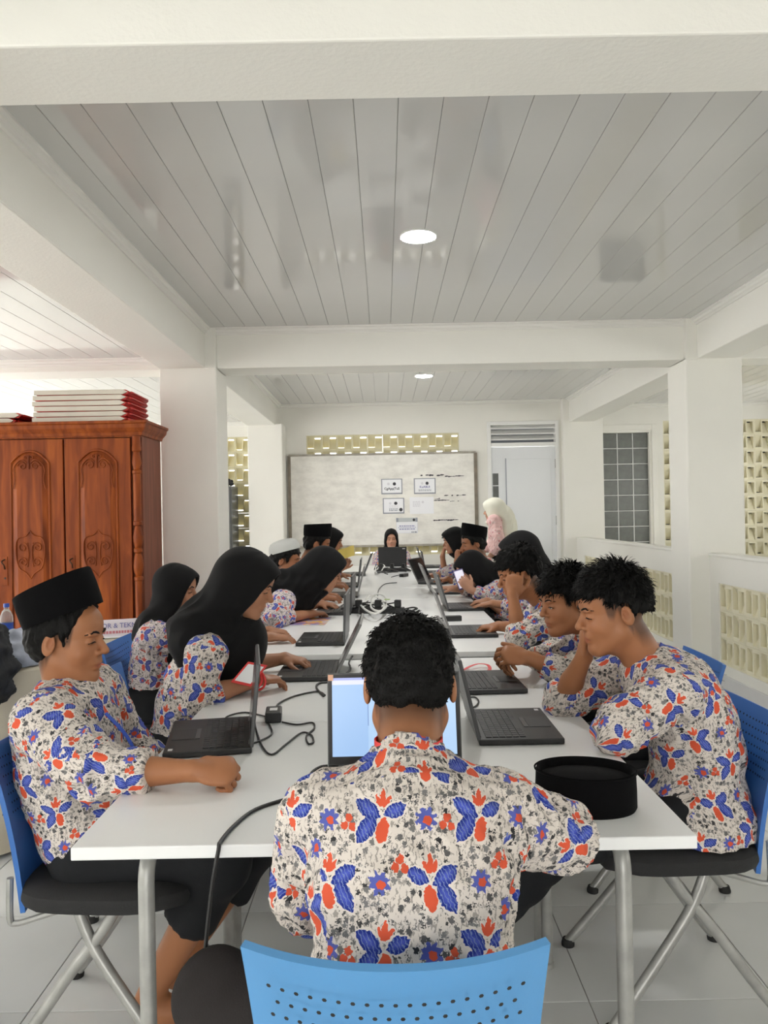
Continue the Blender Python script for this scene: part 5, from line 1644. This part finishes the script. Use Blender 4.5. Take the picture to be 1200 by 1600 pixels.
            sv = np.stack([p0-sd_*wd_[:,None], p0+sd_*wd_[:,None], p1+sd_*wd_[:,None]*.8, p1-sd_*wd_[:,None]*.8, p2+sd_*wd_[:,None]*.2, p2-sd_*wd_[:,None]*.2, p1+Nn*.0016, p0+Nn*.0016], 1).reshape(-1,3)
            k8 = np.arange(len(B0))[:,None]*8 + len(Vt)
            quads = np.concatenate([k8+np.array([[0,3,6,7]]), k8+np.array([[7,6,2,1]]), k8+np.array([[3,5,4,6]]), k8+np.array([[6,4,4,2]])[:, [0,1,1,3]] if False else k8+np.array([[6,5,4,2]])])
            allV.append(sv); allQ.append(quads)
        Vt = np.concatenate(allV); Q = np.concatenate(allQ)
        link('hair', np_mesh('hair', Vt-org, Q), M['hair'], root)
        if style in ('peci','cap'):
            mb = MB(); n = 40; tl = cap_tilt
            c, q = math.cos(tl), math.sin(tl)
            hh = .098 if style == 'peci' else .07
            prof = [(.80,.012),(1.0,0),(1.015,.02),(1.02,hh*.6),(1.0,hh-.004),(.975,hh),(.94,hh-.004),(.5,hh-.012),(.02,hh-.014)] if style == 'peci' else \
                   [(.85,.012),(1.0,0),(1.01,.018),(.99,.035),(.93,.055),(.80,.072),(.55,.083),(.25,.088),(.02,.089)]
            loops = []
            for (k, z) in prof:
                lp = []
                for i in range(n):
                    a = 2*math.pi*i/n
                    x, y = .0905*k*math.cos(a), .112*k*math.sin(a)
                    zz = z + (.008*(math.sin(a)) if style == 'peci' else 0)*(z/hh)
                    lp.append(H.w(x, -.014 + y*c - zz*q*1.0, .062 + y*q + zz*c) - org)
                loops.append(lp)
            mb.ring(loops).build('cap', M['velvet'] if style == 'peci' else M['greycap'], root, smooth=True)
    return root, H, A, Tm
# ------------------------------------------------------------------ the people
def at(px, py, d):
    u = (px-600)/1200; v = (800-py)/1200
    return np.array([d*(u*CR + v*SR), d, 1.38 + d*(-u*SR + v*CR + .00244)])
PX_, NX_, NY_ = V(1,0,0), V(-1,0,0), V(0,-1,0)
DN = V(0,0,-1)

# the boy with his back to the camera
person('boy seated with his back to the camera at the near end of the table',
       (.03,1.17,.50), (.035,1.335,.950), (.042,1.455,1.050), (-.02,.86,-.50), (0,1,0),
       {'R': dict(e=(.305,1.37,.80), w=(.20,1.58,.79), d=(-.75,.65,-.1), n=DN, pose='type'),
        'L': dict(e=(-.145,1.33,.725), w=(-.07,1.59,.785), d=(.35,.93,-.1), n=DN, pose='type')},
       hup=(0,.5,.86), skin='tan', near=True, seed=11, sw=.148, slim=1.0, drop=.035,
       legs={'L': (V(-.33,1.44,.49), V(-.36,1.62,.07)), 'R': (V(.07,1.56,.47), V(.05,1.66,.07))}, trousers='trousers2',
       hair_kw=dict(vol=.009, top=.013, strands=4200, spike=.20, nape=-.062, side=.006, len=.017, rag=.5), bend=.06)
# left row, near to far
r1, H1, A1, T1 = person('boy in tall black cap resting his fist on the table at the left front',
       (-.79,2.12,.50), (-.885,2.12,.925), at(106,998,2.12), (.985,-.06,-.06), (1,0,0),
       {'R': dict(e=(-.70,1.84,.775), w=(-.455,1.80,.787), d=(1,0.02,-.05), n=(0,.55,-.83), pose='fist', sleeve=.56),
        'L': dict(e=(-.80,2.36,.68), w=(-.60,2.24,.62), d=(.8,-.55,-.1), n=DN, pose='relax')},
       hup=(.06,0,1), skin='tan', style='peci', near=True, seed=3, cap_tilt=.40, hem=.46, slim=1.1, legs={'R': (V(-.44,2.03,.475), V(-.655,2.06,.10)), 'L': (V(-.36,2.24,.475), V(-.62,2.20,.10))}, bend=.035, uv0=(.05,.03), cuffr=.052,
       hair_kw=dict(vol=.010, top=.010, line=.100, nape=-.06, rag=.1))
r2, H2, A2, T2 = person('girl in long black headscarf leaning over her laptop with a red lanyard at her wrist',
       (-.78,2.88,.50), (-.615,2.87,.95), at(386,913,2.85), (.93,-.03,-.36), (1,0,0),
       {'R': dict(e=(-.66,2.64,.755), w=(-.47,2.775,.79), d=(.80,.60,-.12), n=DN, pose='type', sleeve=.38),
        'L': dict(e=(-.60,3.12,.775), w=(-.42,3.18,.79), d=(.95,-.2,-.15), n=DN, pose='type', sleeve=.40)},
       hup=(.36,0,.93), skin='mid', style='hijab', near=True, seed=5, hk=.97, slim=.97, skirt=True, bend=.03, uv0=(.03,.10),
       drape=(((-.54,2.92,.87),(.11,.080,.13)), ((-.70,2.83,.96),(.13,.10,.11))))
person('girl in black headscarf sitting upright behind the others, in front of the wardrobe',
       (-1.10,3.62,.50), (-1.045,3.63,.90), at(276,922,3.63), (.99,-.10,-.10), (1,0,0),
       {'R': dict(e=(-.80,3.60,.80), w=(-.565,3.76,.79), d=(.95,.15,-.12), n=DN, pose='relax', sleeve=.6),
        'L': dict(w=(-.60,3.95,.79), d=(.95,.0,-.15), n=DN, pose='type', pole=(-.3,.3,-1))},
       skin='mid', style='hijab', shirt='girl', near=True, seed=8, hk=.93, slim=.93, skirt=True, bend=.02, flow=False)
person('girl in black headscarf bent low over her laptop in the left row',
       (-.84,4.60,.50), (-.565,4.60,.925), at(508,890,4.58), (.90,.12,-.42), (1,0,0),
       {'R': dict(e=(-.63,4.30,.80), w=(-.44,4.58,.795), d=(.55,.82,-.1), n=DN, pose='type', sleeve=.45),
        'L': dict(e=(-.60,4.88,.79), w=(-.42,5.02,.80), d=(.9,-.3,-.1), n=DN, pose='type')},
       hup=(.42,0,.9), skin='mid', style='hijab', shirt='girl', seed=15, hk=1.0, slim=1.0, skirt=True, bend=.04,
       drape=(((-.47,4.62,.90),(.09,.075,.10)), ((-.66,4.60,.95),(.13,.10,.09))))
person('boy in grey skullcap seated in the left row',
       (-.86,5.40,.50), (-.79,5.40,.90), at(447,876,5.40), (.98,-.12,-.14), (1,0,0),
       {'R': dict(w=(-.44,5.42,.80), d=(.95,.1,-.1), n=DN, pose='type', pole=(0,-.4,-1)), 'L': dict(w=(-.44,5.62,.80), d=(.95,-.1,-.1), n=DN, pose='type', pole=(0,.4,-1))},
       skin='brown', style='cap', seed=17, cap_tilt=.38, hair_kw=dict(vol=.014, top=.012, line=.05))
person('boy in black cap in the far left row, beyond the bent girl',
       (-.80,6.20,.50), (-.66,6.20,.96), at(496,850,6.20), (.96,.10,-.25), (1,0,0),
       {'R': dict(w=(-.43,6.24,.81), d=(.95,.1,-.1), n=DN, pose='type', pole=(0,-.4,-1)), 'L': dict(w=(-.43,6.42,.81), d=(.95,-.1,-.1), n=DN, pose='type', pole=(0,.4,-1))},
       skin='brown', style='peci', seed=19, cap_tilt=.2, hair_kw=dict(vol=.012, top=.012, rag=.3))
person('girl in black headscarf holding up a yellow paper in the far left row',
       (-.74,7.20,.50), (-.61,7.20,.96), at(518,846,7.20), (.97,-.05,-.2), (1,0,0),
       {'R': dict(e=(-.50,7.02,.80), w=(-.40,7.18,.88), d=(.6,.2,.7), n=(-.3,-.9,0), pose='half'), 'L': dict(w=(-.42,7.40,.80), d=(.95,-.1,-.1), n=DN, pose='type', pole=(0,.4,-1))},
       skin='mid', style='hijab', shirt='girl', seed=21, hk=.97, slim=.93, skirt=True, bend=.02)
yp = MB().sheet([[(-.075+.15*i/6, .02*math.sin(i*.9), -.05+.10*j/4 + .03*(i/6)) for i in range(7)] for j in range(5)]).build('yellow_paper', M['yellow'], None, smooth=True, solid=.0015)
_p = at(541, 866, 7.16); yp.location = tuple(_p); yp.rotation_euler = (R(-20), 0, R(8)); tag(yp, 'yellow slip of paper held up by a girl in the far left row', 'paper')
# head of the table
person('girl in black headscarf facing the camera at the head of the table',
       (.09,9.88,.50), (.09,9.82,.90), at(611.5,842,9.74), (.02,-.99,-.10), (0,-1,0),
       {'R': dict(w=(-.04,9.36,.79), d=(.3,-.9,-.1), n=DN, pose='type', pole=(-.6,.3,-1)), 'L': dict(w=(.22,9.36,.79), d=(-.3,-.9,-.1), n=DN, pose='type', pole=(.6,.3,-1))},
       skin='light', style='hijab', shirt='girl', seed=23, hk=.97, slim=.93, skirt=True, bend=.02, flow=False, peak=.022)
# right row, near to far
rR, HR, AR, TR = person('boy nearest on the right, propping his chin on his hand over the table',
       (.875,2.24,.50), (.765,2.26,.935), at(957,955,2.25), (-.985,-.06,-.16), (-1,0,0),
       {'L': dict(e=(.60,2.03,.795), w=(.70,2.26,.80), d=(.5,.85,0), n=DN, pose='relax', sleeve=.75),
        'R': dict(e=(.555,2.44,.775), w=(.600,2.335,.935), d=(-.02,-.30,.95), n=(.9,-.3,.1), pose='half', sleeve=.22)},
       hup=(-.1,0,1), skin='tan', near=True, seed=29, long=.035, legs={'L': (V(.50,2.15,.475), V(.14,2.20,.10)), 'R': (V(.49,2.34,.475), V(.12,2.36,.10))}, slim=1.04, bend=.07, uv0=(.08,.02), cuffr=.056,
       hair_kw=dict(vol=.012, top=.024, strands=2600, spike=.55, nape=-.005, side=.030, line=.060, len=.028, fwd=-.1))
person('second boy on the right with clasped hands, looking at his laptop',
       (.96,2.98,.50), (.80,2.98,.935), at(884,941,2.95), (-.93,-.30,-.14), (-1,0,0),
       {'L': dict(e=(.67,2.82,.775), w=(.525,2.86,.835), d=(-.93,-.05,.15), n=(.0,.7,-.7), pose='half', sleeve=.62),
        'R': dict(e=(.66,3.14,.775), w=(.54,2.96,.81), d=(-.85,-.45,.1), n=(0,-.6,-.7), pose='half', sleeve=.62)},
       hup=(-.12,0,1), skin='tan', near=True, seed=31, slim=1.0, bend=.05, uv0=(.02,.06), eyes=True,
       hair_kw=dict(vol=.012, top=.028, line=.052, strands=2600, spike=.8, nape=-.03, side=.005, len=.030, fwd=0.0))
person('curly-haired boy covering his face with one hand, third on the right',
       (.93,3.76,.50), (.79,3.78,.94), at(810,897,3.75), (-.95,-.12,-.28), (-1,0,0),
       {'L': dict(e=(.615,3.56,.80), w=(.600,3.63,.985), d=(.18,.20,.96), n=(.25,.96,0), pose='cup', sleeve=.25),
        'R': dict(e=(.70,3.86,.79), w=(.575,3.93,.795), d=(-.92,.1,-.12), n=DN, pose='type', sleeve=.5)},
       hup=(-.26,0,.96), skin='tan', near=True, seed=37, slim=1.0, bend=.05, uv0=(.11,.09),
       hair_kw=dict(vol=.018, top=.026, line=.050, strands=2200, spike=.5, nape=-.02, len=.02))
person('girl in black headscarf mostly hidden behind the boy covering his face',
       (1.0,4.62,.50), (.90,4.62,.95), at(812,866,4.58), (-.95,.1,-.28), (-1,0,0),
       {'L': dict(e=(.82,4.62,.80), w=(.685,4.86,.80), d=(-.9,.2,-.12), n=DN, pose='flat'), 'R': dict(w=(.66,5.0,.80), d=(-.95,0,-.1), n=DN, pose='type', pole=(0,.4,-1))},
       hup=(-.26,0,.96), skin='mid', style='hijab', shirt='girl', seed=41, hk=1.0, slim=.95, skirt=True, bend=.03)
person('girl in black headscarf looking down at the phone in her hand, right row',
       (.92,5.58,.50), (.78,5.56,.885), at(736,890,5.50), (-.86,-.30,-.46), (-1,0,0),
       {'L': dict(e=(.70,5.30,.80), w=(.585,5.30,.845), d=(-.55,.05,.75), n=(-.2,.9,.2), pose='half', sleeve=.75), 'R': dict(e=(.66,5.72,.80), w=(.50,5.66,.82), d=(-.95,-.1,.1), n=DN, pose='half')},
       hup=(-.46,0,.88), skin='light', style='hijab', shirt='girl', seed=43, hk=.97, slim=.95, skirt=True, bend=.04)
person('boy in black cap resting his chin on his fist in the far right row',
       (.95,6.54,.50), (.83,6.54,.95), at(739,850,6.50), (-.96,-.20,-.12), (-1,0,0),
       {'L': dict(e=(.62,6.38,.79), w=(.605,6.46,.97), d=(.1,.2,.95), n=(.8,.3,.2), pose='fist', sleeve=.2), 'R': dict(w=(.55,6.75,.80), d=(-.95,0,-.1), n=DN, pose='relax', pole=(0,.4,-1))},
       skin='brown', style='peci', seed=47, cap_tilt=.26, hair_kw=dict(vol=.012, top=.012, line=.058, rag=.3))
person('girl in black headscarf at the far end of the right row, hand before her mouth',
       (.90,7.42,.50), (.80,7.42,.95), at(709,845,7.40), (-.97,-.05,-.2), (-1,0,0),
       {'L': dict(e=(.55,7.25,.80), w=(.45,7.10,.80), d=(-.9,.1,.1), n=DN, pose='half'), 'R': dict(w=(.56,7.46,.955), d=(.2,-.1,.95), n=(.8,0,.2), pose='half', pole=(-.3,.3,-1))},
       skin='mid', style='hijab', shirt='girl', seed=53, hk=.97, slim=.93, skirt=True, bend=.02)
# teacher
person('woman in cream headscarf and pink floral blouse standing at the far right by the door',
       (1.24,8.22,.84), (1.24,8.22,1.33), at(771,797,8.20), (-.90,.42,-.10), (-.85,.5,0),
       {'L': dict(w=(1.08,8.10,.88), d=(-.2,0,-1), n=(1,0,0), pose='relax', pole=(.3,-.5,-.2)), 'R': dict(w=(1.02,8.45,.88), d=(-.2,0,-1), n=(1,0,0), pose='relax', pole=(.3,.5,-.2))},
       skin='light', style='hijab', shirt='pink', seed=59, hk=.98, slim=1.0, skirt=True, stand=True, bend=0.0, group='standing adults',
       short=True, drape=(((1.31,8.15,1.22),(.10,.07,.20)), ((1.35,8.14,1.08),(.07,.06,.16)), ((1.17,8.24,1.30),(.09,.09,.09))))
# ------------------------------------------------------------------ worn and held things
# card with red lanyard on the wrist of the girl leaning at the left
ic = thing('card_holder', 'white identity card in a red holder at the wrist of a girl', 'card holder', (0,0,0))
c0, c1, c2, c3 = (Vector(at(*a)) for a in ((361,1066,2.69),(392,1073,2.69),(418,1040,2.745),(388,1034,2.74)))
def slab(q, th, ins=0.0):
    q = [Vector(p) for p in q]; ce_ = sum(q, Vector())/4
    q = [p + (ce_-p)*ins for p in q]; n = (q[1]-q[0]).cross(q[3]-q[0]).normalized()*th
    if n.z < 0: n = -n
    return q, n
q, n = slab((c0,c1,c2,c3), .003)
MB().add(q + [p+n for p in q], [(0,3,2,1),(4,5,6,7),(0,1,5,4),(1,2,6,5),(2,3,7,6),(3,0,4,7)]).build('holder', M['red'], ic)
q, n = slab((c0,c1,c2,c3), .0006, .2); q = [p + slab((c0,c1,c2,c3), .0031)[1] for p in q]
MB().add(q + [p+n for p in q], [(0,3,2,1),(4,5,6,7),(0,1,5,4),(1,2,6,5),(2,3,7,6),(3,0,4,7)]).build('card', M['paper'], ic)
wv_ = Vector(A2['R'][2])
dv = Vector(A2['R'][3]['d']).normalized()
for k in range(3):
    pts = []
    b = wv_ + dv*(-.018 + .012*k)
    s_ = dv.cross(Vector((0,0,1))).normalized(); u_ = s_.cross(dv)
    for i in range(20):
        a = 2*math.pi*i/20
        pts.append(b + s_*(.034+.004*k)*math.cos(a) + u_*(.030+.003*k)*math.sin(a) + dv*.006*math.sin(2*a+k))
    MB().tube(pts, .0045, 6, closed=True).build('ribbon', M['red'], ic, smooth=True)
# blue lanyard on the boy at the left front
lan = []
for (t, f, s) in ((.80,.118,.075), (.62,.150,.055), (.42,.158,.035), (.22,.155,.01)):
    hipv = V(-.79,2.12,.50); nk = V(-.885,2.12,.925)
    lan.append(Vector(hipv + (nk-hipv)*t + T1[1]*f*1.02 + T1[0]*s))
g = [[p, p + Vector(T1[0])*.018] for p in spline(lan, 5)]
lo_ = MB().sheet(g).build('lanyard_ribbon', mat('blue_ribbon', (.02,.09,.55), .5), None, solid=.002)
tag(lo_, 'blue lanyard ribbon on the chest of the boy in the tall black cap', 'lanyard')
# red lanyard at the collar of the boy seen from behind
pts = []
for i in range(13):
    a = math.pi*(-.12 + 1.24*i/12)
    pts.append(Vector((.035 + .060*math.cos(a), 1.340 - .060*math.sin(a), .975 + .004*math.sin(a))))
g = [[p, p + Vector((0,.004,.012))] for p in pts]
lr = MB().sheet(g).build('lanyard_ribbon', M['red'], None, smooth=True, solid=.002)
tag(lr, 'red lanyard ribbon round the neck of the boy with his back turned', 'lanyard')
# phone held by the girl in the right row
ph = thing('phone', 'phone with lit screen in a purple case held by a girl in the right row', 'phone', tuple(at(720,905,5.36)), R(14))
ph.rotation_euler = (R(-18), R(-14), R(10))
MB().box(-.036, .036, -.005, .004, -.072, .072).build('case', mat('purple_case', (.10,.08,.22), .4), ph, bevel=.004)
MB().box(-.031, .031, -.0062, -.0050, -.062, .062).build('screen', mat('phone_screen', (.5,.5,.55), .2, emit=(.75,.72,.85), estr=.25), ph)
# bracelet of the girl bent low
# black jacket and pale garment on the left table edge
G = Field(V(-2.2,2.7,.5), V(-1.2,3.6,1.25), .011)
for (c, r) in (((-1.66,3.12,.86),(.13,.11,.16)), ((-1.80,3.10,.84),(.18,.12,.18)), ((-1.60,3.10,.76),(.10,.10,.13)), ((-1.72,3.14,.98),(.10,.06,.05))): G.op(ell(V(*c), r), .05)
Vt, Q = G.nets(); Vt = relax(Vt, Q, 1, .5); Vt = Vt + vnormals(Vt, Q)*(waves(Vt, 77, .012, .13) - np.abs(waves(Vt, 79, .012, .06)))[:,None]
tag(link('jacket', np_mesh('jacket', Vt, Q), M['jacket']), 'black jacket heaped at the left edge on the round table', 'jacket')
G = Field(V(-2.1,3.0,.7), V(-1.2,3.9,1.2), .010)
for (c, r) in (((-1.66,3.40,.80),(.09,.09,.11)), ((-1.60,3.36,.78),(.09,.09,.07)), ((-1.84,3.40,.80),(.13,.09,.08))): G.op(ell(V(*c), r), .05)
Vt, Q = G.nets(); Vt = relax(Vt, Q, 1, .5); Vt = Vt + vnormals(Vt, Q)*waves(Vt, 78, .009, .08)[:,None]; Vt[:,2] = np.maximum(Vt[:,2], .752)
tag(link('folded_garment', np_mesh('folded_garment', Vt, Q), M['pale']), 'pale blue-grey garment heaped behind the black jacket', 'garment')
# the cable ties under the two near chairs, specks and marks left out
